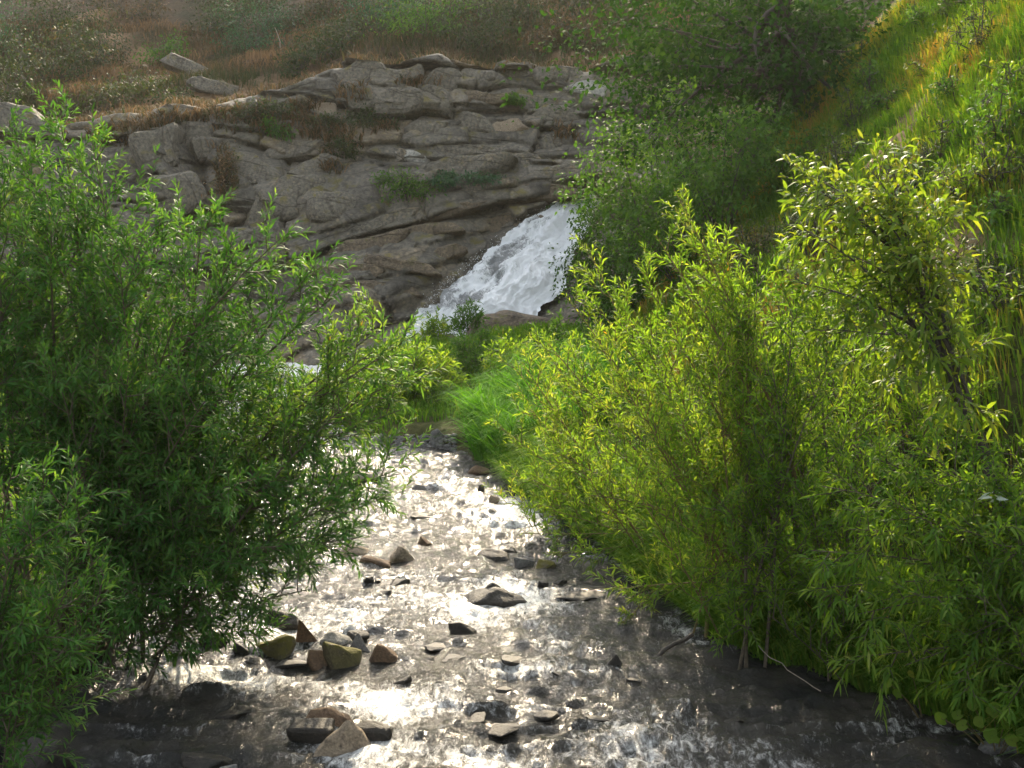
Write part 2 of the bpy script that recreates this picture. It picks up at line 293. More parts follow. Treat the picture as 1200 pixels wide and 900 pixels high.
def fall_mat():
    m, nt, N, L = mat('falling_water')
    tc = nd(N, 'ShaderNodeTexCoord')
    mp = nd(N, 'ShaderNodeMapping'); mp.inputs['Scale'].default_value = (20, 12, 1); L.new(tc.outputs['UV'], mp.inputs[0])
    n3 = nd(N, 'ShaderNodeTexNoise', Scale=1.9, Detail=10.0, Roughness=.8, Distortion=1.1); L.new(mp.outputs[0], n3.inputs[0])
    a = nd(N, 'ShaderNodeAttribute'); a.attribute_name = 'foam'
    ad = nd(N, 'ShaderNodeMath', operation='ADD'); L.new(a.outputs['Fac'], ad.inputs[0]); L.new(n3.outputs[0], ad.inputs[1])
    r = nd(N, 'ShaderNodeMapRange'); r.inputs[1].default_value = .84; r.inputs[2].default_value = 1.08; r.interpolation_type = 'SMOOTHSTEP'; L.new(ad.outputs[0], r.inputs[0])
    w = nd(N, 'ShaderNodeBsdfPrincipled'); w.inputs['Base Color'].default_value = (.93, .95, .93, 1); w.inputs['Roughness'].default_value = .6
    b = nd(N, 'ShaderNodeBump', Strength=.9, Distance=.10); L.new(n3.outputs[0], b.inputs['Height']); L.new(b.outputs[0], w.inputs['Normal'])
    d = nd(N, 'ShaderNodeBsdfPrincipled'); d.inputs['Base Color'].default_value = (.26, .27, .26, 1); d.inputs['Roughness'].default_value = .25; L.new(b.outputs[0], d.inputs['Normal'])
    s = nd(N, 'ShaderNodeMixShader'); L.new(r.outputs[0], s.inputs[0]); L.new(d.outputs[0], s.inputs[1]); L.new(w.outputs[0], s.inputs[2])
    o = nd(N, 'ShaderNodeOutputMaterial'); L.new(s.outputs[0], o.inputs[0]); return m
M['fall'] = fall_mat()
def plain(name, col, rough):
    m, nt, N, L = mat(name); p = nd(N, 'ShaderNodeBsdfPrincipled'); p.inputs['Roughness'].default_value = rough
    n = nd(N, 'ShaderNodeTexNoise', Scale=60.0); r = ramp(N, [(.3, tuple(c * .9 for c in col)), (.7, col)]); L.new(n.outputs[0], r.inputs[0]); L.new(r.outputs[0], p.inputs['Base Color'])
    o = nd(N, 'ShaderNodeOutputMaterial'); L.new(p.outputs[0], o.inputs[0]); return m
M['spray'] = plain('spray_drops', (.9, .93, .93), .4)

# ------------------------------------------------------------------ ground sheet
def axis(segs):
    out = []
    for a, b, s in segs: out.append(np.arange(a, b - 1e-6, s))
    return np.concatenate(out + [np.array([segs[-1][1]])])
gx = axis([(-60, -30, 3), (-30, -14, .6), (-14, 9, .18), (9, 30, .6), (30, 60.1, 3)])
gy = axis([(-24, 3, 1.5), (3, 20, .16), (20, 52, .24), (52, 108.1, 2)])
GX, GY = np.meshgrid(gx, gy)
GZ = land(GX, GY)
GZ = GZ + .03 * fbm(GX * 3, GY * 3, 0, 31, 3) * (1 - sstep(25, 40, np.abs(GX)))
# bare trodden earth: the path down the far hill, and the scuffed patches on the grassy slope
pth = [(100, 20), (130, 45), (165, 75), (190, 95), (205, 125), (230, 118), (262, 128), (320, 118), (370, 140), (340, 100), (380, 105)]
bare = np.zeros_like(GX)
PTHW = [hit(a, b, land, dmin=34) for a, b in pth]
for p in PTHW: bare = np.maximum(bare, np.exp(-(((GX - p[0]) / 1.0) ** 2 + ((GY - p[1]) / 1.3) ** 2)))
bare = np.maximum(bare, .75 * sstep(38.5, 36.8, GY) * (GY > 33) * (GX < 5))
HS = [hit(1045, 165, land, dmin=13), hit(1070, 140, land, dmin=13), hit(895, 285, land, dmin=14), hit(1110, 300, land, dmin=10)]
for p in HS: bare = np.maximum(bare, .9 * np.exp(-(((GX - p[0]) / .45) ** 2 + ((GY - p[1]) / .5) ** 2)))
bare = np.clip(bare * (1 + .5 * fbm(GX * 1.5, GY * 1.5, 0, 77, 3)), 0, 1)
turf = np.clip(sstep(-.2, .6, GX - xf(GY)) * sstep(30, 26, GY) + sstep(-.1, .4, GX - xr(GY)) * sstep(30, 26, GY), 0, 1) * .8
link('ground', grid_mesh('ground', np.stack([GX, GY, GZ], -1), M['ground'], {'bare': bare.ravel(), 'turf': turf.ravel()}), kind='structure', label='brown earth banks and hillside around the stream')

# ------------------------------------------------------------------ waterfall sheet (shape first: the cliff is cut back behind it)
TL = [(678, 236, 32.2), (660, 240, 31.7), (622, 262, 31.0), (590, 290, 30.3), (555, 312, 29.5), (520, 342, 28.8), (500, 372, 28.1), (484, 398, 27.6), (470, 416, 27.3)]
TR = [(712, 233, 32.2), (700, 238, 31.7), (696, 260, 31.0), (684, 288, 30.2), (664, 318, 29.3), (646, 345, 28.5), (626, 370, 27.9), (604, 394, 27.5), (585, 412, 27.2)]
def resample(P, n):
    P = np.array(P); s = np.concatenate([[0], np.cumsum(np.linalg.norm(np.diff(P, axis=0), axis=1))]); t = np.linspace(0, s[-1], n)
    return np.stack([np.interp(t, s, P[:, k]) for k in range(3)], -1)
nT, nS = 250, 140
LE = resample([at(*p) for p in TL], nT); RE = resample([at(*p) for p in TR], nT)
_u = np.linspace(0, 1, nS)[None, :]; _t = np.linspace(0, 1, nT)[:, None]
_jl = .05 * fbm(_t * 14, 0 * _t, 0, 141, 4) + .02 * vnoise(_t * 70, 0 * _t, 0, 142); _jr = .05 * fbm(_t * 12, 0 * _t + 5, 0, 143, 4) + .02 * vnoise(_t * 60, 0 * _t + 5, 0, 144)
S = ((-.02 + _jl) * (1 - _u) + (1.04 + _jr) * _u)[..., None]                # ragged water edges
FP = LE[:, None, :] * (1 - S) + RE[:, None, :] * S
tt = np.linspace(0, 1, nT)[:, None] * np.ones((1, nS)); ss = np.ones((nT, 1)) * np.linspace(0, 1, nS)[None, :]
bump = .18 * fbm(ss * 5, tt * 3.5, 0, 41, 4) + .16 * np.sin(ss * np.pi) + .055 * fbm(ss * 24 + 2 * vnoise(tt * 20, ss * 9, 0, 47), tt * 20, 0, 43, 3) + .03 * np.abs(fbm(ss * 50, tt * 46, 0, 49, 2))
nrm_f = np.array([-.25, -.6, .75]); nrm_f /= np.linalg.norm(nrm_f)
FP = FP + bump[..., None] * nrm_f
foam = .62 + .22 * fbm(ss * 9, tt * 12, 0, 45, 4) - .05 * np.exp(-((ss - .05) / .16) ** 2) * sstep(.35, .9, tt) - .12 * np.exp(-((ss - .30) / .10) ** 2) * np.exp(-((tt - .55) / .15) ** 2) + .1 * sstep(.3, .8, ss) + .12 * sstep(.35, .1, tt)
fall = link('waterfall', grid_mesh('waterfall', FP, M['fall'], {'foam': foam.ravel()}, smooth=False, uv=np.stack([ss, tt * 2.2], -1)), kind='structure', label='white foaming waterfall sliding down the rock chute')

# ------------------------------------------------------------------ cliff
cxs = np.arange(-17, 8.01, .07); czs = np.arange(.3, 9.6, .06)
CX, CZ = np.meshgrid(cxs, czs)
def cliff_y(x, z, detail=True, want_tone=False):
    x = np.asarray(x, float); z = np.asarray(z, float)
    lower = sstep(-6.2, -4.0, x) * (1 - sstep(3, 5, x))            # the smooth apron beside the fall
    y = 28.4 + .62 * (z - 1.2) + .5 * sstep(-9, -13, x)
    y = y - lower * 1.0 * sstep(4.9, 3.4, z - .22 * (x + 1)) + .35 * sstep(5.0, 6.0, z)
    y = y + .55 * vnoise(x * .28, z * .4, 0, 51)
    # strata: layers dip gently, each layer broken into blocks by joints
    wob = .35 * vnoise(x * .35, z * .5, 0, 52) + .12 * vnoise(x * 1.3, z * 1.5, 0, 53)
    tilt = np.where(z < 5.2, .30, -.02)
    tone = 0
    for th, amp, bl, sd in ((1.25, .60, 3.4, 60), (.55, .20, 1.8, 70)):
        q = (z - .24 * x * sstep(5.6, 4.4, z) + .05 * x * sstep(4.8, 5.8, z) + wob) / th
        li = np.floor(q); fr = q - li
        jx = (x + 1.6 * z * (hash3(li, li * 0, li * 0, sd) - .5) + .3 * vnoise(z * 1.2, x * .6, 0, sd + 3)) / bl + hash3(li, li * 0 + 3, li * 0, sd) * 7
        bi = np.floor(jx); fx = jx - bi
        off = hash3(li, bi, li * 0, sd + 1) - .5; g1 = hash3(li, bi, li * 0 + 5, sd + 1) - .5; g2 = hash3(li, bi, li * 0 + 9, sd + 1) - .5
        edge = np.minimum(np.minimum(fr, 1 - fr) * th / .07, np.minimum(fx, 1 - fx) * bl / .08)
        crack = 1 - sstep(0, 1, edge)
        back_top = sstep(.78, 1.0, fr)                              # ledge tops recede
        a = amp * (1 - .35 * lower * sstep(5.2, 4.2, z))
        y = y + a * off + a * 1.3 * g1 * (fx - .5) + a * 1.2 * (g2 + .25) * (fr - .5) + crack * a * .55 + back_top * a * .55
        tone = tone + (hash3(li, bi, li * 0 + 13, sd + 2) - .5) * (1 if sd == 60 else .8)
    if want_tone: return tone
    # the vertical cleft
    cl = -8.0 - .10 * (z - 5)
    y = y + .9 * np.exp(-((x - cl) / .32) ** 2) * sstep(3.4, 4.4, z)
    y = y - .45 * np.exp(-((x - cl + .75) / .4) ** 2) * sstep(3.2, 5, z)
    # flowing grain of the apron
    y = y + lower * sstep(5.2, 4.4, z) * .10 * fbm(x * .45 + z * .4, z * 2.6 - x * .8, 0, 81, 3)
    # dark undercut beside the fall
    y = y + .9 * np.exp(-((x + 1.1 - .85 * (z - 3.6)) / .75) ** 2) * sstep(5.0, 4.2, z) * sstep(1.4, 2.4, z)
    if detail: y = y + .10 * fbm(x * 1.3, z * 1.6, 0, 55, 3) + .022 * fbm(x * 6, z * 7, 0, 56, 2)
    return y
zt = ztop(CX) + .25 * fbm(CX * .5, CX * 0, 0, 58, 3)
CZs = np.minimum(CZ, zt)
CY = cliff_y(CX, CZs)
# above the rim the sheet turns back over the hill
over = np.maximum(0, CZ - zt)
CY = CY + over * 5.0
CZ2 = np.where(over > 0, np.minimum(zt + over * .55, 99), CZ)
# soften the shoulder
# cut back behind the waterfall
fx_, fz_, fy_ = FP[::6, ::6, 0].ravel(), FP[::6, ::6, 2].ravel(), FP[::6, ::6, 1].ravel()
sel = (CX > -3.2) & (CX < 2.6) & (CZ2 < 6)
idx = np.nonzero(sel.ravel())[0]
cxv, czv = CX.ravel()[idx], CZ2.ravel()[idx]; cyv = CY.ravel()[idx].copy()
for s in range(0, len(idx), 4000):
    dd = (cxv[s:s + 4000, None] - fx_[None]) ** 2 + (czv[s:s + 4000, None] - fz_[None]) ** 2
    j = dd.argmin(1); near = np.sqrt(dd[np.arange(len(j)), j])
    need = fy_[j] + .30
    k = 1 - sstep(.16, .75, near)
    cur = cyv[s:s + 4000]
    cyv[s:s + 4000] = np.where(near < .16, np.maximum(need, np.minimum(cur, need + .1)), cur * (1 - k) + np.maximum(cur, need - .35) * k)
CYf = CY.ravel().copy(); CYf[idx] = cyv; CY = CYf.reshape(CY.shape)
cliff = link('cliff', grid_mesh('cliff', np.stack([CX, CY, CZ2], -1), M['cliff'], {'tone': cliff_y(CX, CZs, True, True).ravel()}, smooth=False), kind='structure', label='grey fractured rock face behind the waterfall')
def cliff_at(x, z):
    i = int(np.clip(round((x + 17) / .07), 0, len(cxs) - 1)); j = int(np.clip(round((z - .3) / .06), 0, len(czs) - 1))
    return CY[j, i]
def on_cliff(px, py):
    d = 30.0
    for _ in range(12):
        p = at(px, py, d); d = .5 * d + .5 * cliff_at(p[0], p[2])
    return at(px, py, d)

# ------------------------------------------------------------------ stones
def hull_mesh(name, pts, m, bevel=.06, sub=1, noise=.03, seed=0):
    bm = bmesh.new()
    for p in pts: bm.verts.new(p)
    r = bmesh.ops.convex_hull(bm, input=bm.verts)
    junk = [g for g in r['geom_interior'] if isinstance(g, bmesh.types.BMVert)]
    if junk: bmesh.ops.delete(bm, geom=junk, context='VERTS')
    bmesh.ops.dissolve_limit(bm, angle_limit=R(14), verts=bm.verts, edges=bm.edges)
    ext = max((v.co.length for v in bm.verts), default=1)
    bmesh.ops.bevel(bm, geom=list(bm.edges), offset=bevel * ext, segments=1, affect='EDGES', clamp_overlap=True)
    bmesh.ops.triangulate(bm, faces=bm.faces)
    if sub: bmesh.ops.subdivide_edges(bm, edges=bm.edges, cuts=sub, use_grid_fill=True)
    if sub: bmesh.ops.smooth_vert(bm, verts=bm.verts, factor=.5, use_axis_x=True, use_axis_y=True, use_axis_z=True)
    bmesh.ops.recalc_face_normals(bm, faces=bm.faces)
    V = np.array([v.co[:] for v in bm.verts])
    if len(V) and noise:
        n = nrm(V - V.mean(0)); f = 2.2 / ext
        V = V + n * (noise * ext * fbm(V[:, 0] * f, V[:, 1] * f, V[:, 2] * f, seed, 3))[:, None]
        for v, c in zip(bm.verts, V): v.co = c
    me = bpy.data.meshes.new(name); bm.to_mesh(me); bm.free(); me.materials.append(m)
    return me
def rand_pts(rng, w, h, t, flat=0.0, n=16, peak=None):
    th = rng.uniform(0, 2 * np.pi, n); zz = rng.uniform(-1, 1, n) ; r = np.sqrt(np.maximum(.12, 1 - (zz * (1 - flat)) ** 2)) * rng.uniform(.82, 1.0, n)
    P = np.stack([np.cos(th) * r * w / 2, np.sin(th) * r * t / 2, np.where(zz > 0, zz * h * rng.uniform(.75, 1, n), zz * h * .8)], -1)
    if peak is not None:
        P[:, 2] = np.minimum(P[:, 2], h * .45); P = np.vstack([P, [[peak * w / 2, 0, h], [peak * w / 2 + .06 * w, .12 * t, h * .93]]])
    return P
SEED = [100]
def stone(px, py, w, h, m, label, group=None, flat=.2, ratio=.8, rot=0, peak=None, pts=None, base=None, sink=.0, category='stone', name='stone', bevel=.09, tilt=(0, 0)):
    """a stone whose water line shows at px, py; w and h in photograph pixels"""
    SEED[0] += 1; rng = np.random.default_rng(SEED[0])
    p = hit(px, py) if base is None else np.asarray(base, float)
    k = p[1] / FPX; W, H = w * k * .95, h * k * (.82 if w < 60 else .95)
    if pts is None: P = rand_pts(rng, W, H, W * ratio, flat, peak=peak)
    else: P = (np.array(pts, float) + rng.normal(0, .09, (len(pts), 3))) * np.array([W, W * .62, H])
    a = rot; ca, sa = math.cos(a), math.sin(a)
    P = P @ np.array([[ca, sa, 0], [-sa, ca, 0], [0, 0, 1]])
    me = hull_mesh(name, P, M[m], bevel=bevel, sub=2 if w > 30 else 1, noise=.075, seed=SEED[0])
    o = link(name, me, loc=(p[0], p[1] + W * ratio * .25, p[2] - sink * H)); o.rotation_euler = (tilt[0] + rng.normal(0, .07), tilt[1] + rng.normal(0, .09), rng.normal(0, .15))
    o['label'] = label; o['category'] = category
    if group: o['group'] = group
    return o
pyr = [(-.5, -.30, -.3), (.5, -.34, -.3), (.42, .30, -.3), (-.34, .34, -.3), (-.48, -.28, .06), (.47, -.32, .10), (.14, -.05, 1.0), (.05, .06, .98), (.42, .26, .32), (-.3, .3, .3), (-.16, -.16, .62)]
blk = [(-.5, -.4, -.5), (.5, -.4, -.5), (.48, .4, -.5), (-.48, .4, -.5), (-.5, -.38, .70), (.46, -.36, .92), (.44, .38, .9), (-.42, .4, .78)]
wedge = [(-.5, -.4, -.5), (.5, -.35, -.5), (.45, .4, -.5), (-.5, .4, -.5), (-.46, -.3, .95), (-.2, -.2, 1.0), (.5, -.3, .25), (.42, .35, .3), (-.4, .35, .85)]
shard = [(-.42, -.3, -.5), (.5, -.3, -.5), (.4, .3, -.5), (-.4, .3, -.5), (-.2, -.05, 1.0), (-.28, .1, .95), (.46, -.2, .12), (-.45, -.25, .2)]
slabp = [(-.5, -.35, -.6), (.5, -.3, -.6), (.46, .35, -.6), (-.46, .32, -.6), (-.44, -.32, .30), (.5, -.28, .10), (.40, .35, .45), (-.30, .3, .95), (-.05, .1, 1.05), (0, -.4, .2)]
stone(402, 882, 76, 40, 'tan', 'tan pyramid-shaped rock standing in the rapids between two dark blocks', pts=pyr)
stone(364, 873, 56, 26, 'wet', 'dark wet block with pale water curling over its flank beside pyramid rock', pts=blk, ratio=.7, base=hit(362, 866))
stone(440, 880, 48, 30, 'wet', 'dark brown squared block on the downstream shoulder of the pyramid rock', pts=blk, base=hit(436, 872))
stone(382, 862, 62, 18, 'brown', 'flat brown slab lying behind the pyramid rock', pts=slabp, base=hit(380, 852))
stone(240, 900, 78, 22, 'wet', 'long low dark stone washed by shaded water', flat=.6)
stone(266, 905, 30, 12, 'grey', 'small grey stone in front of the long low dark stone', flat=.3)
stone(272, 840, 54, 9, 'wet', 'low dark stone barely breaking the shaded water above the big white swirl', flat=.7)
stone(398, 782, 58, 36, 'mossy', 'yellow-green mossy boulder, biggest of the stone cluster by the willow', pts=wedge, rot=.25)
stone(372, 780, 40, 26, 'brown', 'dark brown stone pressed against the mossy boulder', flat=.1)
stone(452, 777, 40, 28, 'brown', 'brown wedge-shaped stone at the open water end of the cluster', pts=wedge, rot=-.2)
stone(424, 764, 34, 26, 'grey', 'grey pointed stone between mossy boulder and brown wedge', pts=shard)
stone(360, 752, 34, 34, 'brown', 'upright reddish brown shard standing above the cluster', pts=shard, bevel=.02)
stone(389, 754, 42, 14, 'pale', 'pale flat-topped stone beside the upright shard', pts=slabp)
stone(416, 748, 34, 10, 'wet', 'dark flat stone behind the mossy boulder', pts=slabp)
stone(312, 768, 58, 30, 'mossy', 'greenish slab-like boulder under the willow branches', pts=wedge, rot=2.7)
stone(306, 752, 28, 18, 'tan', 'tan stone resting behind the greenish slab under the willow', flat=.1)
stone(284, 768, 34, 22, 'wet', 'dark wet stone at the foot of the greenish slab', flat=.2)
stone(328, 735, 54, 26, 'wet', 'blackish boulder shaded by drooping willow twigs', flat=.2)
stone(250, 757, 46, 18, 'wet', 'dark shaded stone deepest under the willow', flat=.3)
stone(340, 781, 44, 7, 'wet', 'thin dark slab awash in front of the cluster', pts=slabp)
stone(415, 652, 38, 17, 'tan', 'tan-topped stone at the upper riffle under the willow branch tips', pts=slabp)
stone(440, 662, 36, 13, 'brown', 'brown wedge stone just below the tan-topped one', pts=wedge)
stone(470, 658, 36, 18, 'tan', 'tilted pale slab facing the sun at the upper riffle', pts=slabp, tilt=(.2, .25))
stone(497, 640, 24, 14, 'brown', 'rounded brown stone at the head of the riffle', flat=.1)
stone(374, 670, 22, 10, 'brown', 'small brown stone in glittering water close to willow leaves', flat=.2)
RF = [(430, 681, 20, 9, 'small rounded dark stone upstream of three others below the tan-topped stone'), (468, 687, 30, 12, 'dark stone with white water piled on its far side under the tilted pale slab'), (452, 698, 28, 8, 'low dark oblong stone just downstream of the rounded ones'),
      (443, 682, 14, 5, 'tiny dark chip touching the small rounded dark stone'), (471, 802, 28, 14, 'dark humped stone below the brown wedge of the cluster'), (492, 806, 22, 8, 'low brownish stone leaning on the dark humped one'), (485, 608, 12, 6, 'little dark stone off the end of the long thin upper-pool stone'),
      (637, 687, 18, 9, 'small dark stone upstream of the smooth ledge by the willows'), (657, 684, 24, 7, 'flat dark stone beside the smooth ledge by the willows'), (512, 762, 46, 7, 'long flat dark stone awash between brown wedge and midstream'), (532, 776, 44, 8, 'flat dark stone just below the long flat one awash'), (500, 775, 24, 6, 'short dark stone at the end of two flat awash ones'),
      (600, 778, 44, 8, 'flat dark stone lying alone in mid-riffle white water'), (655, 793, 26, 6, 'thin dark stone between mid-riffle and the triangular stone')]
RF += [(a, b, c, d_, 'low dark stone barely awash in the smooth lower run') for a, b, c, d_ in ((560, 845, 42, 5), (640, 842, 46, 6), (700, 846, 40, 5), (590, 858, 50, 5), (590, 810, 30, 4), (745, 800, 30, 6), (862, 848, 34, 6))]
for a, b, c, d_, lb in RF:
    stone(a, b, c, d_, 'wet', lb, 'dark stones dotting the riffle', flat=.35, rot=SEED[0])
stone(587, 708, 76, 16, 'wet', 'long dark stone in midstream carrying a peaked one', pts=slabp)
stone(576, 702, 34, 26, 'wet', 'dark peaked stone on the long midstream stone', pts=pyr, base=hit(576, 703))
stone(541, 742, 34, 16, 'wet', 'dark sloping block alone in the brightest glitter', pts=wedge)
stone(522, 810, 34, 16, 'wet', 'dark wedge with a white wake below it', pts=wedge)
stone(578, 655, 40, 12, 'wet', 'low dark rock at the lip of the upper riffle, grass bank side', pts=slabp)
stone(600, 649, 26, 10, 'wet', 'second low dark rock at the lip, nearer the grass', flat=.2)
stone(640, 668, 34, 18, 'mossy', 'mossy stone with leaves growing over it at the bank', flat=.1)
stone(615, 662, 26, 14, 'grey', 'grey stone with bright water sliding past at the bank', pts=wedge)
stone(680, 700, 110, 5, 'wet', 'long smooth ledge just under the water by the tall willows', flat=.6)
stone(719, 782, 22, 18, 'wet', 'small triangular stone near the slanting stick', pts=pyr)
stone(496, 608, 46, 8, 'wet', 'long thin dark stone lying across the upper pool', pts=slabp)
stone(513, 606, 14, 10, 'wet', 'small round dark stone on the end of the long thin one', flat=0)
stone(563, 578, 14, 14, 'wet', 'small upright dark stone in the upper pool', flat=0)
stone(579, 592, 20, 16, 'tan', 'rounded tan stone at the edge below the grass clump', flat=.1)
stone(578, 600, 14, 7, 'pale', 'small pale stone below the rounded tan one', flat=.2)
stone(562, 553, 28, 8, 'brown', 'flat brown stone under the overhanging grass clump', pts=slabp)
stone(696, 636, 24, 9, 'pale', 'pale flat pebble on dark mud of the bank', base=hit(696, 634, land), flat=.3)
stone(735, 660, 22, 22, 'pale', 'pale stone behind the willow stems', base=hit(735, 660, land), flat=.1)
stone(745, 625, 26, 18, 'tan', 'tan stone glimpsed through the willow stems', base=hit(748, 628, land), flat=.1)
b440 = hit(440, 522, land); stone(440, 520, 32, 26, 'pale', 'pale rounded boulder on the pebble bar', base=b440, flat=.05)
b513 = hit(513, 518, land); stone(513, 517, 24, 30, 'grey', 'grey upright boulder at the end of the pebble bar', base=b513, flat=.0, ratio=.7)
stone(1185, 886, 80, 22, 'grey', 'grey broken slab at the water edge below round leaves', pts=wedge, rot=3.0)
stone(1092, 884, 30, 10, 'wet', 'small dark wedge with a bright drip off the grassy bank', pts=wedge)
stone(35, 905, 96, 62, 'wet', 'big rounded dark boulder shaded under the bushy willow', flat=.0, ratio=.9, category='boulder', name='boulder')  # dark stone colour here also paints in the shade under the willow
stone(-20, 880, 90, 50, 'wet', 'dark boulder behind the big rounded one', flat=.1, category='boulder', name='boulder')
bb = at(602, 402, 25.9); bb[2] -= .1
stone(600, 400, 150, 52, 'brownslab', 'rounded brown boulder hiding the foot of the waterfall', base=bb, flat=.3, ratio=.55, category='boulder', name='boulder')
bb = at(690, 405, 26.6); bb[2] -= .2
stone(690, 400, 110, 50, 'brownslab', 'brown boulder half buried in bushes beside the waterfall foot', base=bb, flat=.3, ratio=.6, category='boulder', name='boulder')
for (a, b, c, d_, lb) in ((516, 418, 70, 22, 'low brown rock in front of the waterfall with leafy sprigs'), (590, 436, 44, 20, 'pale brown rock among leaves below the waterfall boulder'), (560, 445, 30, 14, 'small rock buried in greenery below the waterfall')):
    q = at(a, b, 25.3); stone(a, b, c, d_, 'brownslab', lb, base=(q[0], q[1], max(q[2] - .1, landz(q[0], q[1]))), flat=.2)

# pebbles of the bar and wet gravel along the margins
def pebbles(name, centres, rng, label, m):
    V, F, n0 = [], [], 0
    ico = bmesh.new(); bmesh.ops.create_icosphere(ico, subdivisions=1, radius=1); iv = np.array([v.co[:] for v in ico.verts]); fi = np.array([[v.index for v in f.verts] for f in ico.faces]); ico.free()
    for c, s in centres:
        j = iv * rng.uniform(.6, 1.1, (1, 3)) * np.array([1, 1, .55]) * s * rng.uniform(.85, 1.1, (len(iv), 1)); a = rng.uniform(0, 6.28)
        j = j @ np.array([[math.cos(a), math.sin(a), 0], [-math.sin(a), math.cos(a), 0], [0, 0, 1]])
        V.append(j + c); F.append(fi + n0); n0 += len(iv)
    V = np.vstack(V); F = np.vstack(F)
    o = link(name, mesh_arrays(name, V, np.full(len(F), 3), F.ravel(), M[m])); o['kind'] = 'stuff'; o['label'] = label
    return o
rng = np.random.default_rng(5)
cs = []
for k in range(420):
    px, py = rng.uniform(415, 535), rng.uniform(512, 536); p = hit(px, py, land, dmin=15)
    cs.append((np.array([p[0], p[1], landz(p[0], p[1]) + .01]), rng.uniform(.025, .075)))
pebbles('gravel', cs, rng, 'grey and pale pebbles of the bar at the head of the stream', 'grey')
cs = []
for k in range(900):
    y = rng.uniform(8, 19); s = rng.choice([0, 1]); x = (xr(y) + rng.uniform(-.25, .35)) if s else (xl(y) + rng.uniform(-.35, .3))
    cs.append((np.array([x, y, landz(x, y) + .01]), rng.uniform(.02, .07)))
pebbles('gravel', cs, rng, 'dark wet gravel along the foot of both banks', 'wet')
PB = []
for k, (a, b, s, m) in enumerate(((462, 524, 10, 'grey'), (472, 518, 12, 'brown'), (473, 528, 9, 'pale'), (486, 521, 13, 'tan'), (498, 527, 11, 'grey'), (505, 532, 10, 'pale'), (520, 528, 12, 'grey'), (450, 530, 12, 'wet'), (430, 534, 14, 'grey'), (490, 533, 9, 'wet'), (515, 536, 9, 'pale'), (540, 534, 12, 'wet'))):
    stone(a, b, s * 1.5, s * .8, m, {'grey': 'grey', 'brown': 'brown', 'pale': 'whitish', 'tan': 'tan', 'wet': 'dark wet'}[m] + ' fist-sized pebble lying on the bar at the stream head', 'loose pebbles on the bar', base=hit(a, b, land, dmin=15), flat=.2)

# ------------------------------------------------------------------ slabs that stand proud of the cliff
rng = np.random.default_rng(8)
SL = [  # px, py, w, h, tilt deg, material
    (700, 108, 62, 16, 14, 'paleslab'), (612, 88, 60, 22, 0, 'slab'), (560, 92, 46, 24, 6, 'slab'), (655, 90, 50, 20, -3, 'slab'), (515, 98, 44, 26, 4, 'slab'), (470, 92, 50, 20, -4, 'slab'),
    (425, 92, 46, 26, -6, 'slab'), (468, 122, 50, 36, 8, 'slab'), (512, 124, 46, 34, 10, 'slab'), (428, 118, 36, 26, 10, 'slab'), (560, 116, 74, 16, 6, 'brownslab'), (620, 122, 60, 20, 8, 'slab'), (555, 150, 52, 26, 0, 'slab'), (598, 152, 40, 18, -12, 'tan'),
    (650, 140, 60, 26, 6, 'slab'), (500, 152, 44, 22, 4, 'slab'), (480, 172, 80, 18, 8, 'slab'), (560, 178, 110, 16, 2, 'slab'), (640, 172, 38, 26, -30, 'slab'), (430, 182, 66, 30, 16, 'slab'), (482, 186, 44, 12, 26, 'paleslab'), (540, 200, 110, 24, -3, 'slab'), (600, 196, 60, 22, -4, 'slab'),
    (480, 214, 60, 16, -10, 'slab'), (560, 222, 80, 10, -10, 'slab'), (640, 212, 90, 20, -12, 'slab'), (690, 200, 60, 20, -10, 'slab'), (640, 228, 70, 18, -8, 'brownslab'),
    (520, 250, 90, 16, -14, 'brownslab'), (580, 246, 70, 14, -12, 'slab'), (450, 262, 90, 18, -16, 'slab'), (500, 272, 70, 14, -10, 'brownslab'), (430, 290, 80, 18, -12, 'brownslab'), (410, 318, 90, 16, 4, 'brownslab'), (470, 312, 80, 12, 8, 'brownslab'), (440, 340, 90, 14, 3, 'brownslab'), (400, 362, 90, 20, 4, 'brownslab'),
    (590, 262, 40, 18, -20, 'brownslab'), (380, 200, 60, 34, 6, 'slab'), (340, 180, 60, 26, 4, 'slab'), (350, 225, 70, 30, 6, 'slab'), (320, 250, 56, 40, 8, 'slab'), (390, 250, 56, 34, -4, 'slab'), (300, 205, 50, 30, 0, 'slab'), (340, 150, 40, 16, 0, 'slab'),
    (238, 88, 92, 16, 20, 'slab'), (255, 106, 56, 14, 14, 'slab'), (220, 168, 46, 60, 80, 'slab'), (252, 172, 26, 60, 86, 'slab'), (185, 180, 50, 50, 70, 'slab'), (160, 200, 44, 46, 60, 'slab'), (200, 230, 50, 50, 70, 'slab'), (120, 190, 60, 30, 20, 'slab'), (20, 150, 60, 40, 20, 'slab'), (300, 290, 50, 30, 8, 'slab'), (280, 320, 50, 30, 8, 'slab'),
    (620, 405 - 140, 36, 12, -24, 'brownslab'), (520, 300, 44, 14, -18, 'brownslab'), (380, 130, 30, 16, 0, 'tan'), (345, 122, 26, 14, 0, 'slab')]
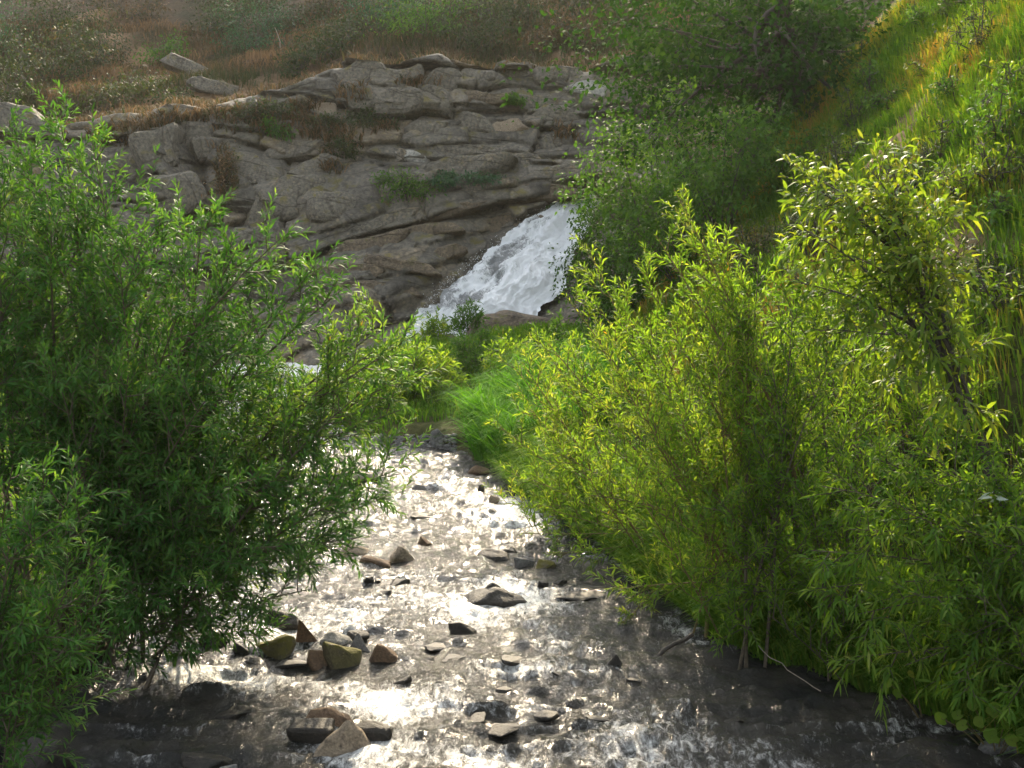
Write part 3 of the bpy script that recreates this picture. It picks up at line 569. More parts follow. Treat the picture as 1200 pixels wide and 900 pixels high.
def slab_mesh(w, h, t, seed, m):
    bm = bmesh.new(); bmesh.ops.create_cube(bm, size=1)
    bmesh.ops.subdivide_edges(bm, edges=bm.edges, cuts=5, use_grid_fill=True)
    V = np.array([v.co[:] for v in bm.verts])
    rr = np.random.default_rng(seed)
    n4 = np.power((np.abs(V * 2) ** 7).sum(1), 1 / 7)[:, None]; V = V / np.maximum(n4, 1e-6) * np.maximum(np.abs(V * 2).max(1)[:, None], 1e-6)
    V[:, 0] *= 1 - .55 * rr.uniform() * (V[:, 2] + .5); V[:, 0] += rr.uniform(-.45, .45) * V[:, 2]; V[:, 2] *= 1 - .5 * rr.uniform(0, 1) * (V[:, 0] + .5); V[:, 2] += .3 * rr.uniform(-1, 1) * V[:, 0]
    V = V * np.array([w, t, h]); s = 1.6 / max(h, .25)
    q = V * s * .6
    dn = np.stack([fbm(q[:, 0] + seed, q[:, 1], q[:, 2], 200 + k, 3) for k in range(3)], -1); V = V + dn * np.array([.16, .16, .2]) * h
    for v, c in zip(bm.verts, V): v.co = c
    bmesh.ops.recalc_face_normals(bm, faces=bm.faces)
    me = bpy.data.meshes.new('rock_slab'); bm.to_mesh(me); bm.free(); me.materials.append(M[m]); return me
for k, (a, b, w, h, tl, m) in enumerate(SL):
    p = on_cliff(a, b) if not (a == 238 or a == 255) else hit(a, b, land, dmin=34)
    kx = p[1] / FPX; W, H = w * kx * 1.25, h * kx * 1.2; T = max(H * 1.3, .5)
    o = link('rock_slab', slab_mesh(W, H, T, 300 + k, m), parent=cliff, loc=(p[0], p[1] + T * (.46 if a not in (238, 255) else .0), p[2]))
    o.rotation_euler = (R(-14), R(tl), R(rng.uniform(-14, 14)))

# ------------------------------------------------------------------ stream
wy = np.concatenate([np.arange(3.0, 12, .032), np.arange(12, 20, .045), np.arange(20, 28.9, .12)]); wu = np.linspace(0, 1, 225)
WY, WU = np.meshgrid(wy, wu, indexing='ij')
WL = xl(WY) - .35; WR = xr(WY) + .35
WX = WL + (WR - WL) * WU
rough = 1.25 - .25 * sstep(8, 10, WY) + .35 * fbm(WX * .7, WY * .5, 0, 91, 2)
rough = np.clip(rough, .25, 1.5) * (1 + .35 * sstep(12, 16, WY))
wav = .028 * fbm(WX * 2.4, WY * 3.4, 0, 92, 2) + .021 * fbm(WX * 6.5, WY * 9.5, 0, 94, 2) + .007 * vnoise(WX * 13, WY * 16, 0, 96)
ridge = 1 - np.abs(vnoise(WX * 1.8, WY * 3.0, 0, 97)); wav = wav + .03 * (ridge ** 3 - .4)
WZ = zw(WY) + wav * rough
def blob(px, py, w, h, a):
    c = hit(px, py); d0 = hit(px, py - h)[1]; d1 = hit(px, py + h)[1]; rx = w * c[1] / FPX; ry = max(.12, (d0 - d1) / 2)
    return .58 * a * np.exp(-(((WX - c[0]) / rx) ** 2 + ((WY - c[1]) / ry) ** 2))
foam = .22 + .20 * fbm(WX * 1.1, WY * .8, 0, 98, 3) + .10 * (ridge - .75)
foam = foam + .12 * sstep(9.2, 10.5, WY) * sstep(17, 13, WY) - .06 * sstep(13, 16, WY)
for bl in ((230, 785, 60, 10, .5), (300, 800, 90, 14, .4), (400, 812, 90, 12, .25), (470, 830, 90, 14, .3), (640, 782, 120, 10, .28), (560, 700, 90, 14, .18), (520, 660, 70, 12, .2), (700, 760, 60, 14, .2), (600, 890, 80, 10, .25), (480, 880, 80, 12, .22),
           (1020, 850, 140, 14, .14), (560, 880, 60, 10, .2), (330, 860, 40, 8, .15), (210, 595, 30, 10, .45), (385, 545, 30, 8, .4), (560, 575, 60, 16, .14), (610, 600, 50, 14, .16), (300, 890, 60, 8, .14), (100, 830, 80, 8, .12), (160, 893, 60, 5, .3), (650, 720, 120, 20, .1), (150, 860, 120, 16, .22), (60, 840, 60, 8, .2), (800, 870, 160, 14, .10)):
    foam = foam + blob(*bl)
foam = foam + .75 * sstep(24.6, 25.4, WY) + .15 * sstep(20, 21.5, WY)
foam = foam * (1 - .35 * np.exp(-((WX - 2.0) / .9) ** 2) * sstep(10, 9, WY)) + .05 * sstep(9.2, 8.2, WY)  # near foam also paints whitish sky reflection into the water colour
st = link('stream', grid_mesh('stream', np.stack([WX, WY, WZ], -1), M['water'], {'foam': foam.ravel()}), kind='structure', label='shallow glittering mountain stream')
st['kind'] = 'structure'
# water thrown off the fall
rng = np.random.default_rng(14)
V, n = [], 900
ti = rng.uniform(.05, 1, n); si = np.where(rng.uniform(size=n) < .6, rng.normal(-.01, .03, n), rng.uniform(0, 1, n)); 
ii = np.clip((ti * (nT - 1)).astype(int), 0, nT - 1); base = LE[ii] * (1 - si[:, None]) + RE[ii] * si[:, None] + nrm_f * (rng.exponential(.06, n) + .10)[:, None]
tet = np.array([(1, 0, -.7), (-1, 0, -.7), (0, 1, .7), (0, -1, .7)]); sz = rng.uniform(.004, .013, n)
V = (base[:, None, :] + tet[None] * sz[:, None, None]).reshape(-1, 3)
F = (np.array([(0, 2, 1), (0, 1, 3), (0, 3, 2), (1, 2, 3)])[None] + 4 * np.arange(n)[:, None, None]).reshape(-1)
link('spray', mesh_arrays('spray', V, np.full(4 * n, 3), F, M['spray']), parent=fall, kind='stuff')

# ------------------------------------------------------------------ plants: tubes and leaves
class Tubes:
    def __init__(s): s.V, s.F, s.n = [], [], 0
    def add(s, P, r0, r1, k=4):
        P = np.asarray(P, float); m = len(P)
        T = nrm(np.gradient(P, axis=0)); a = np.where(np.abs(T[:, 2:3]) > .9, np.array([[1., 0, 0]]), np.array([[0, 0, 1.]]))
        A = nrm(np.cross(T, a)); B = np.cross(T, A); r = np.linspace(r0, r1, m)[:, None, None]
        th = np.arange(k) * 2 * np.pi / k
        V = P[:, None, :] + r * (np.cos(th)[None, :, None] * A[:, None, :] + np.sin(th)[None, :, None] * B[:, None, :])
        i = np.arange(m * k).reshape(m, k); j = np.roll(i, -1, 1)
        s.V.append(V.reshape(-1, 3)); s.F.append((np.stack([i[:-1], j[:-1], j[1:], i[1:]], -1).reshape(-1, 4)) + s.n); s.n += m * k
    def mesh(s, name, m, org=(0, 0, 0)):
        F = np.vstack(s.F); return mesh_arrays(name, np.vstack(s.V) - np.asarray(org), np.full(len(F), 4), F.ravel(), m, smooth=True)
class Leaves:
    def __init__(s): s.P, s.D, s.L, s.T = [], [], [], []
    def along(s, pts, rng, spacing, length, angle=.85, t0=0.0, tint=.5, jit=.2):
        pts = np.asarray(pts); seg = np.linalg.norm(np.diff(pts, axis=0), axis=1); cu = np.concatenate([[0], np.cumsum(seg)]); tot = cu[-1]
        n = max(2, int(tot * (1 - t0) / spacing)); t = t0 + (1 - t0) * (np.arange(n) + rng.uniform(.2, .8, n)) / n; q = t * tot
        P = np.stack([np.interp(q, cu, pts[:, k]) for k in range(3)], -1)
        j = np.clip(np.searchsorted(cu, q) - 1, 0, len(seg) - 1); T = nrm(np.diff(pts, axis=0))[j]
        A = nrm(np.cross(T, UP + .01)); B = np.cross(T, A)
        ph = np.arange(n) * 2.4 + rng.uniform(0, 6.28); an = angle * (1 - .45 * t) + rng.normal(0, jit, n)
        rad = np.cos(ph)[:, None] * A + np.sin(ph)[:, None] * B
        D = nrm(T * np.cos(an)[:, None] + rad * np.sin(an)[:, None] + UP * .10)
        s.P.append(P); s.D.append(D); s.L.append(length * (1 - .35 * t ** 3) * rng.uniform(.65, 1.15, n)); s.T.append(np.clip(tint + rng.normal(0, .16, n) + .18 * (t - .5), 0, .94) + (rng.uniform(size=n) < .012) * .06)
    def cloud(s, P, D, L, T): s.P.append(P); s.D.append(D); s.L.append(L); s.T.append(T)
    def mesh(s, name, m, rng, org=(0, 0, 0), aspect=.17, droop=.25, belly=.35):
        P = np.vstack(s.P); D = np.vstack(s.D); L = np.concatenate(s.L); T = np.concatenate(s.T); n = len(P)
        Nn = nrm(np.cross(np.cross(D, UP + rng.normal(0, .55, (n, 3))), D)); S = np.cross(D, Nn)
        W = (L * aspect * .5)[:, None]; Lc = L[:, None]; dr = (droop * rng.uniform(.3, 1.6, n) * L)[:, None]
        def pt(t, sd, wf): return P + D * Lc * t + S * W * wf * sd + Nn * W * .35 * abs(sd) - UP * dr * t * t
        V = np.stack([pt(0, 0, 0), pt(belly, 1, 1), pt(belly, -1, 1), pt(.70, 1, .72), pt(.70, -1, .72), pt(1, 0, 0)], 1) - np.asarray(org)
        o = np.array([0, 2, 1, 1, 2, 4, 3, 3, 4, 5])
        F = (o[None] + 6 * np.arange(n)[:, None]).ravel()
        return mesh_arrays(name, V.reshape(-1, 3), np.tile([3, 4, 3], n), F, m, {'tint': np.repeat(T, 6)})
def bez(a, b, c, n=7):
    t = np.linspace(0, 1, n)[:, None]; return (1 - t) ** 2 * a + 2 * t * (1 - t) * b + t * t * c
def perp(T, rng):
    v = rng.normal(size=3); v -= T * v.dot(T); return v / (np.linalg.norm(v) + 1e-9)

DENS = 1.0
def shrub(name, label, root, tips, seed, leafm='willow', barkm='bark', group=None, category='shrub', leaf=.095, spacing=.017, nb=13, blen=.75, ns=4, slen=.32, t0=.25,
          aspect=.17, droop=.25, angle=.85, r0=.016, spread=.35, arch=.62, tint=.5, upb=.25, belly=.35, trunk=None):
    """a many-stemmed shrub; every stem is a part that carries its own foliage"""
    rng = np.random.default_rng(seed); root = np.asarray(root, float)
    E = thing(name, root, label, category, group)
    if trunk is not None:
        tp = resample(np.vstack([root - UP * .1] + [np.asarray(q)[None] for q in trunk]), 14); tp[1:-1] += rng.normal(0, .012, (12, 3)); Tt = Tubes(); Tt.add(tp, r0 * 1.6, r0 * .45, 7); link('trunk', Tt.mesh('trunk', M[barkm], root), parent=E)
    for tip in tips:
        xt = tip[3] if len(tip) > 3 else 0; tip = np.asarray(tip[:3], float)  # extra tint on some tips: yellow sunlight put into the leaf colour
        bx, by = root[0] + rng.normal(0, spread * .5), root[1] + rng.normal(0, spread * .5)
        B = np.array([bx, by, min(landz(bx, by), root[2] + .25) - .06]); 
        if trunk is not None: B = tp[rng.integers(6, 14)]
        dT = tip - B; Lt = np.linalg.norm(dT)
        C = B + np.array([dT[0] * .38, dT[1] * .38, dT[2] * arch]) + rng.normal(0, .05, 3) * Lt * .5
        sp = bez(B, C, tip, 9); T = Tubes(); LV = Leaves()
        T.add(sp, r0 * rng.uniform(.7, 1.15) * min(1.3, Lt / 2.6), .0035, 5)
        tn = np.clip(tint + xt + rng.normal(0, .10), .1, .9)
        LV.along(sp, rng, spacing * 1.1, leaf, angle, max(t0, .55), tn)
        k = max(3, int(1.35 * nb * (Lt / 2.8) ** .8)); LS = leaf * 1.12
        for i in range(k):
            t = t0 + (.97 - t0) * (i + rng.uniform()) / k; u = t * 8; j = min(7, int(u)); p = sp[j] + (sp[j + 1] - sp[j]) * (u - j); tg = nrm(sp[j + 1] - sp[j])
            d = nrm(tg * .55 + perp(tg, rng) * .8 + UP * upb); bl_ = blen * (.35 + .65 * (1 - (t - t0) / (1 - t0)) ** .8) * rng.uniform(.6, 1.2)
            e = p + d * bl_; c = p + d * bl_ * .5 + UP * -.06 * bl_; e = e + UP * rng.uniform(-.08, .22) * bl_
            bp = bez(p, c, e, 5); T.add(bp, .0055, .002, 3); LV.along(bp, rng, spacing * 1.15, LS, angle, .22, tn)
            for q in range(ns):
                tt_ = .2 + .75 * (q + rng.uniform()) / ns; u2 = tt_ * 4; j2 = min(3, int(u2)); p2 = bp[j2] + (bp[j2 + 1] - bp[j2]) * (u2 - j2); tg2 = nrm(bp[j2 + 1] - bp[j2])
                d2 = nrm(tg2 * .7 + perp(tg2, rng) * .7 + UP * upb); sl_ = slen * rng.uniform(.5, 1.15) * (.6 + .4 * bl_ / blen); e2 = p2 + d2 * sl_
                s2 = np.stack([p2, p2 + d2 * sl_ * .5 + UP * .01, e2 - UP * .02 * sl_]); T.add(s2, .0028, .0015, 3); LV.along(s2, rng, spacing * .92, LS, angle, .08, np.clip(tn + rng.normal(0, .07), 0, .9))
        so = link('stem', T.mesh('stem', M[barkm], root), parent=E)
        fo = link('foliage', LV.mesh('foliage', M[leafm], rng, root, aspect, droop, belly), parent=so, kind='stuff')
    return E
def tipsof(L): return [tuple(at(*t[:3])) + tuple(t[3:]) for t in L]
def root_at(x, y): return np.array([x, y, landz(x, y)])

# -- left: the big willow leaning over the water
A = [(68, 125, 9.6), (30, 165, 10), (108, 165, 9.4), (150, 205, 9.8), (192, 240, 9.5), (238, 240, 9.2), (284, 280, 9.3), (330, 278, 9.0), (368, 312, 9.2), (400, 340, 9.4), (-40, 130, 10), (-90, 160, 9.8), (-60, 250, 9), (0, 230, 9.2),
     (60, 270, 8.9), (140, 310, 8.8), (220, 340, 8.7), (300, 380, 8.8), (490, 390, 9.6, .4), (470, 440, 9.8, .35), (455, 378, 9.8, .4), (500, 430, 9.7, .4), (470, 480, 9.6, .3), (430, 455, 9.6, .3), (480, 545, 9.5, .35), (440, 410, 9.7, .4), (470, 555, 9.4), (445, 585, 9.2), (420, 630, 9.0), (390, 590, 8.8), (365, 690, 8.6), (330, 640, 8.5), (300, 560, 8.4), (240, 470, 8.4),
     (330, 490, 9.6), (420, 500, 9.9), (60, 420, 8.5), (150, 440, 8.4), (-20, 400, 8.6), (100, 560, 8.6), (200, 600, 8.4), (280, 690, 8.5), (180, 680, 8.5), (110, 330, 9.9), (200, 400, 10.2), (20, 330, 10), (290, 440, 10), (410, 560, 10.2), (360, 610, 10), (-60, 520, 9), (40, 600, 9), (10, 200, 9.6), (50, 210, 9.5), (90, 240, 9.6), (170, 270, 9.3), (-30, 300, 9.3), (100, 400, 9.2), (30, 480, 8.9), (180, 520, 8.8), (250, 580, 8.7), (120, 480, 9.0), (60, 740, 8.9), (130, 735, 8.8), (195, 735, 8.8), (245, 722, 8.7), (90, 660, 8.7), (150, 600, 8.7), (260, 340, 9.5), (60, 540, 9.2), (350, 560, 9.2), (230, 660, 8.7)]
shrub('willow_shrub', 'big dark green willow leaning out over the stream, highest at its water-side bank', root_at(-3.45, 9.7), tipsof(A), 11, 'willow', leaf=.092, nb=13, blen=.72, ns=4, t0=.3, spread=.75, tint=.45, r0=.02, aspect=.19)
# -- left front: the bushy willow
B_ = [(15, 545, 6.6), (60, 550, 6.7), (90, 560, 6.8), (105, 600, 6.7), (120, 650, 6.6), (125, 700, 6.5), (120, 745, 6.5), (60, 620, 6.4), (20, 640, 6.3), (80, 690, 6.3), (30, 720, 6.2), (70, 770, 6.3), (-20, 580, 6.6), (-40, 680, 6.4), (20, 800, 6.2), (-10, 760, 6.2), (90, 800, 6.5), (-70, 600, 6.6)]
shrub('willow_shrub', 'low bushy willow over the big rounded boulder at the water edge', root_at(-3.25, 6.9), tipsof(B_), 12, 'willow', leaf=.078, nb=11, blen=.42, ns=4, slen=.22, t0=.3, spread=.5, tint=.55, r0=.012, spacing=.015)
# -- right: three clumps of upright willow
C1 = [(790, 222, 10.0), (768, 275, 9.8), (815, 285, 10.1), (745, 305, 10.2), (850, 270, 9.9), (878, 325, 9.7), (720, 345, 10.3), (840, 400, 9.4), (780, 415, 9.4), (905, 390, 9.6), (862, 480, 9.3), (800, 500, 9.3), (750, 480, 9.7), (830, 330, 10.4), (760, 380, 10.5), (735, 560, 9.6), (700, 400, 10.4), (805, 360, 9.8), (860, 340, 10.0), (890, 440, 9.5), (770, 600, 9.4), (725, 690, 9.7), (880, 560, 9.3)]
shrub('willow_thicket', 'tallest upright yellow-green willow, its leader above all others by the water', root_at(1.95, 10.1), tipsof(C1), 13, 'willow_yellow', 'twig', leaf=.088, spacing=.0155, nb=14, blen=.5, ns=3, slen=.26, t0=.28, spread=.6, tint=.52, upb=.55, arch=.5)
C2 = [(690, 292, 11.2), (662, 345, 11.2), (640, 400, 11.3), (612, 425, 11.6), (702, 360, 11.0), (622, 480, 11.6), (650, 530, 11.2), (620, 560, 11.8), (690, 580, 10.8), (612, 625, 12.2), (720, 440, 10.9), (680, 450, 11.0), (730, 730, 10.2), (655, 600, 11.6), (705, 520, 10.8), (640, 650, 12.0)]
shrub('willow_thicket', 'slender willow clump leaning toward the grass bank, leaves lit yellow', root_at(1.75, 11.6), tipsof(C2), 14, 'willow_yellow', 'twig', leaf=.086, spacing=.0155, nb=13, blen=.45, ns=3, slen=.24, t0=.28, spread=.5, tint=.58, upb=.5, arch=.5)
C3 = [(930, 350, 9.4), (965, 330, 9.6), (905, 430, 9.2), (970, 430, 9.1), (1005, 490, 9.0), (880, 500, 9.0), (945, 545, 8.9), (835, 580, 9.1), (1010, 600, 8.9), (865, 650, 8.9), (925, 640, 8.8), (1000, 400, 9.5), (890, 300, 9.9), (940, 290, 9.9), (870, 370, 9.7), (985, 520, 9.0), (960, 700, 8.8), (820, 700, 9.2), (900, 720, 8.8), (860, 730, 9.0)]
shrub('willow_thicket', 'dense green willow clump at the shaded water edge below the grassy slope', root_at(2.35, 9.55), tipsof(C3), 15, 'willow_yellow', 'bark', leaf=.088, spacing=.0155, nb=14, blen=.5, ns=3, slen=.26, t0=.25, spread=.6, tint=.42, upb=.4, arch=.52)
C4 = [(900, 345, 10.8), (960, 320, 11.0), (1010, 340, 10.8), (1060, 400, 10.4), (1110, 420, 10.2), (1150, 460, 10.0), (1000, 440, 10.2), (940, 420, 10.4), (1070, 500, 9.8), (1190, 440, 10.2), (1120, 520, 9.6), (990, 380, 10.8), (1050, 340, 10.9), (1160, 390, 10.4), (1210, 500, 9.8)]
shrub('willow_thicket', 'bushy willow uphill behind the leaning tree, rooted in the grassy slope', root_at(3.25, 10.4), tipsof(C4), 18, 'willow_yellow', 'bark', leaf=.09, spacing=.017, nb=12, blen=.5, ns=3, slen=.26, t0=.25, spread=.7, tint=.5, upb=.35, arch=.55)
C5 = [(598, 425, 13.6), (628, 395, 13.6), (655, 430, 13.4), (585, 500, 13.6), (605, 555, 13.3), (640, 590, 13.0), (660, 520, 13.2), (620, 480, 13.5), (640, 450, 13.8), (590, 590, 13.4), (675, 400, 13.6), (610, 620, 13.0)]
shrub('willow_thicket', 'slim willow clump between the bright tall grass and the leaning clump', root_at(1.05, 13.7), tipsof(C5), 19, 'willow_yellow', 'twig', leaf=.09, spacing=.019, nb=14, blen=.45, ns=3, slen=.24, t0=.25, spread=.4, tint=.55, upb=.5, arch=.5)
# -- right: the leaning tree with long drooping leaves
D_ = [(1015, 195, 9.6), (962, 212, 9.6), (915, 205, 9.6), (1060, 215, 9.6), (1098, 262, 9.5), (945, 270, 9.4), (1000, 300, 9.2), (930, 330, 9.2), (965, 385, 9.0), (1060, 370, 9.0), (1120, 330, 9.3), (1035, 440, 8.9), (1140, 410, 9.0), (1090, 300, 9.0), (1150, 480, 8.8), (1030, 250, 9.3)]
shrub('leaning_tree', 'small leaning tree with long drooping glossy leaves on the grassy slope', root_at(4.15, 9.1), tipsof(D_), 16, 'broad', 'darkbark', leaf=.132, spacing=.027, nb=15, blen=.48, ns=3, slen=.26, t0=.2, spread=.25, aspect=.23, droop=.5, angle=1.0, r0=.034, tint=.74, upb=.1, arch=.75, category='tree', trunk=[at(1180, 620, 8.95), at(1148, 510, 9.0), at(1098, 415, 9.1), at(1060, 300, 9.4)])
E_ = [(1005, 530, 8.1), (965, 570, 8.0), (1050, 510, 8.2), (950, 645, 7.9), (955, 690, 7.9), (995, 620, 7.8), (1100, 550, 8.0), (1180, 520, 8.2), (1060, 600, 7.7), (1130, 620, 7.6), (1190, 640, 7.6), (1005, 720, 7.7), (1080, 700, 7.5), (1150, 720, 7.4), (1220, 600, 7.8), (1230, 740, 7.4), (1000, 770, 7.8), (1060, 780, 7.6), (1120, 790, 7.4), (1200, 800, 7.3), (1240, 680, 7.4)]
shrub('willow_shrub', 'spreading pale-tipped willow hanging over the dark bank above round leaves', root_at(3.75, 8.35), tipsof(E_), 17, 'willow_yellow', 'bark', leaf=.095, spacing=.0155, nb=13, blen=.48, ns=3, slen=.25, t0=.3, spread=.5, tint=.45, aspect=.19, droop=.45, upb=.15, arch=.7)

# -- trees and bushes farther off: foliage in clumps on limbs
def bush(name, label, base, rx, rz, seed, leafm, leaf=.08, n=3000, aspect=.5, limbs=9, barkm='darkbark', category='bush', group=None, ry=None, droop=.3, tint=.5, clump=.28, trunk=None, centre=None, thin=0):
    rng = np.random.default_rng(seed); base = np.asarray(base, float); ry = ry or rx
    E = thing(name, base, label, category, group); c = base + np.array([0, 0, rz * .55]) if centre is None else np.asarray(centre, float)
    T = Tubes(); LV = Leaves()
    ends = []
    if trunk:
        tp = bez(base - UP * .3, (base + c) / 2 + rng.normal(0, .1, 3), c + UP * rz * .7, 9); Tt = Tubes(); Tt.add(tp, trunk, trunk * .25, 7); tr = link('trunk', Tt.mesh('trunk', M[barkm], base), parent=E)
    for k in range(limbs):
        v = nrm(rng.normal(size=3)); v[2] = v[2] * .9 + .15
        e = c + v * np.array([rx, ry, rz]) * rng.uniform(.6, .98)
        s0 = base - UP * .1 if not trunk else tp[rng.integers(3, 8)]
        lp = bez(s0, (s0 + e) / 2 + UP * .12 * rz + rng.normal(0, .08, 3) * rx, e, 6); T.add(lp, (trunk or .05) * .35, .006, 4); ends.append(e)
        for q in range(3): ends.append(lp[rng.integers(3, 6)] + rng.normal(0, .22, 3) * np.array([rx, ry, rz]))
    ends = np.array(ends); m = len(ends); per = n // m
    for e in ends:
        s = clump * rng.uniform(.6, 1.3); P = e + np.clip(rng.normal(0, 1, (per, 3)), -1.7, 1.7) * np.array([rx, ry, rz * .75]) * s
        D = nrm(rng.normal(0, 1, (per, 3)) + nrm(e - c)[None] * .6); tn = tint + rng.normal(0, .13)
        LV.cloud(P, D, leaf * rng.uniform(.6, 1.25, per), np.clip(tn + rng.normal(0, .18, per), 0, 1))
        tw = nrm(rng.normal(size=(3, 3))) * s * rx
        for w_ in tw: T.add(np.stack([e - w_ * .6, e + w_ * .2, e + w_ + UP * .05]), .006, .003, 3)
    lo = link('limbs' if trunk else 'branch_frame', T.mesh('branches', M[barkm], base), parent=E)
    cr = link('crown' if trunk else 'foliage', LV.mesh('crown', M[leafm], rng, base, aspect, droop, .45), parent=E); cr['kind'] = 'stuff'; lo['kind'] = 'stuff'
    return E
tb = hit(940, 215, land, dmin=14); tb = root_at(5.7, 24.0)
bush('alder_tree', 'dark spreading tree casting shade on the slope, trunk rising out of view', tb, 4.0, 2.9, 31, 'alder', leaf=.12, n=24000, aspect=.62, limbs=44, trunk=.19, centre=(5.0, 24.0, 6.7), ry=2.4, category='tree', clump=.135, tint=.45)
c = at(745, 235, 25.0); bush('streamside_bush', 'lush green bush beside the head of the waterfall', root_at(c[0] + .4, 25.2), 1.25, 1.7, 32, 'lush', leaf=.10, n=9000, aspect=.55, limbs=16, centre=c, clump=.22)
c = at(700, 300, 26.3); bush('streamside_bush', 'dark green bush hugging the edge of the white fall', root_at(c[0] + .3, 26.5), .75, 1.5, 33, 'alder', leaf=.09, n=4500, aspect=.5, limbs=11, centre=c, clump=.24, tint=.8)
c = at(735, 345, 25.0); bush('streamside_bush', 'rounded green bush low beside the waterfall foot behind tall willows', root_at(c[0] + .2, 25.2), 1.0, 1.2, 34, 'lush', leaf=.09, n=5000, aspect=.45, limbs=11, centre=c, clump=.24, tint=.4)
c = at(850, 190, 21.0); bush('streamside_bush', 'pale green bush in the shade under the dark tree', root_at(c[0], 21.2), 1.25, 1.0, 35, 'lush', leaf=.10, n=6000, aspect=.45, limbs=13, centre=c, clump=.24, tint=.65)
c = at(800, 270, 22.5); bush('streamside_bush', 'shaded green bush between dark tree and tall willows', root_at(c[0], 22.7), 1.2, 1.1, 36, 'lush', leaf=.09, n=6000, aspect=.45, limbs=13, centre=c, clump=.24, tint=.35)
c = at(900, 300, 17.5); bush('slope_bush', 'reddish tinged low bush in the hollow of the slope', root_at(c[0], 17.6), .7, .5, 37, 'scrub', leaf=.07, n=2500, aspect=.45, limbs=9, centre=c, clump=.26, tint=.8)
c = at(955, 250, 15.5); bush('slope_bush', 'small thin bush on the slope above leaning tree', root_at(c[0], 15.6), .5, .4, 38, 'scrub', leaf=.07, n=1200, aspect=.4, limbs=7, centre=c, clump=.26, tint=.6)
WD = [(1120, 120), (1150, 60), (1090, 90), (1170, 170), (1060, 240), (1130, 230), (1185, 260), (1100, 190), (1000, 150), (1020, 110), (1150, 330), (1185, 370), (1080, 30), (1120, 20), (1190, 110), (1040, 130), (985, 215), (1170, 220)]
WL_ = ['bright green broad-leaved weed growing in the slope grass', 'dull dark olive weed clump growing in the slope grass', 'glossy narrow-leaved weed growing in the slope grass']
for k, (a, b) in enumerate(WD):
    p = hit(a, b, land, dmin=9); rr_ = np.random.default_rng(700 + k); rs = rr_.uniform(.22, .45)
    bush('slope_weed', WL_[k % 3], (p[0], p[1], landz(p[0], p[1])), rs, rs * rr_.uniform(.7, 1.3), 720 + k, ['lush', 'scrub', 'broad'][k % 3], leaf=.085, n=420, aspect=[.4, .3, .28][k % 3], limbs=7, clump=.34, category='weed', group='weeds on the grassy slope', tint=.55)
# mid mound
def midshrub(px, py, d, tips, label, seed, m='willow_yellow', **k):
    p = at(px, py, d); shrub('bank_shrub', label, root_at(p[0], d), [at(a, b, d + dd) for a, b, dd in tips], seed, m, 'bark', leaf=.12, spacing=.026, nb=26, blen=.45, ns=3, slen=.26, t0=.2, r0=.012, aspect=.26, spread=.3, tint=.5, **k)
midshrub(470, 480, 21.0, [(440, 420, 0), (460, 405, .3), (490, 415, 0), (510, 440, .2), (430, 450, -.2), (500, 465, -.4), (470, 450, -.5), (450, 475, -.4)], 'yellow-green shrub on the mound behind the pebble bar', 41)
midshrub(560, 470, 22.0, [(540, 400, 0), (565, 398, .4), (590, 405, .3), (530, 425, 0), (600, 425, .2), (560, 430, -.3), (585, 445, -.4), (540, 455, -.4), (610, 450, 0)], 'green shrub under the brown boulder at the waterfall foot', 42, 'lush')
midshrub(548, 410, 25.0, [(546, 362, 0), (556, 372, .1), (538, 384, 0)], 'single leafy sprig standing before the white waterfall', 43, 'lush')
midshrub(510, 405, 25.2, [(505, 382, 0), (520, 386, .2), (492, 392, 0)], 'low leafy sprigs on the brown rock at the waterfall foot', 44, 'willow_yellow')
midshrub(415, 470, 22.5, [(400, 440, 0), (420, 430, .3), (440, 445, 0), (390, 455, -.3)], 'green shrub beside the little white cascade', 45, 'lush')
midshrub(505, 478, 20.6, [(480, 425, 0), (500, 415, .3), (525, 425, 0), (490, 450, -.2), (520, 455, -.2), (535, 440, .2), (510, 470, -.3)], 'yellow-tipped willow shrub right behind the grey upright boulder', 48)
midshrub(600, 470, 20.8, [(580, 415, 0), (600, 405, .3), (625, 415, 0), (590, 440, -.2), (615, 440, -.2), (570, 435, .2)], 'light green shrub poking out of the tall bright grass', 49)
midshrub(330, 480, 19.5, [(300, 432, 0), (330, 445, .3), (360, 445, 0), (280, 460, -.2), (350, 475, -.3), (310, 480, -.4), (385, 470, .2), (260, 440, .3)], 'green shrub on the far side of the pool behind the big willow', 47, 'lush')
midshrub(650, 470, 20.0, [(630, 400, 0), (660, 380, .4), (690, 390, .3), (620, 430, 0), (650, 420, -.4)], 'leafy shrub behind the tall willows below waterfall boulder', 46, 'lush')
# plants in the cliff cracks
CL = [(478, 228, .75, .5, 'lush', 'bright green bush rooted in a crack of the cliff'), (562, 214, .6, .22, 'bluescrub', 'low dark tuft on the cliff ledge above waterfall'), (440, 142, .55, .38, 'scrub', 'olive bush in a notch of the upper cliff'), (312, 138, .85, .5, 'scrub', 'dark bush on the cliff rim beside the cleft'), (330, 146, .4, .3, 'lush', 'small light green plant next to the dark rim bush'), (385, 150, .5, .3, 'scrub', 'olive scrub patch on dry ground at the rim'),
      (605, 118, .2, .14, 'lush', 'tiny green tuft on the upper cliff blocks'), (655, 235, .45, .3, 'lush', 'green plant overhanging the lip of the fall'), (262, 215, .3, .9, 'drybush', 'dry brown creeper hanging in the cliff cleft'), (520, 212, .3, .16, 'bluescrub', 'little dark plant on the long ledge'), (400, 175, .35, .28, 'scrub', 'yellowish weeds below the rim')]
M['drybush'] = M['drygrass']
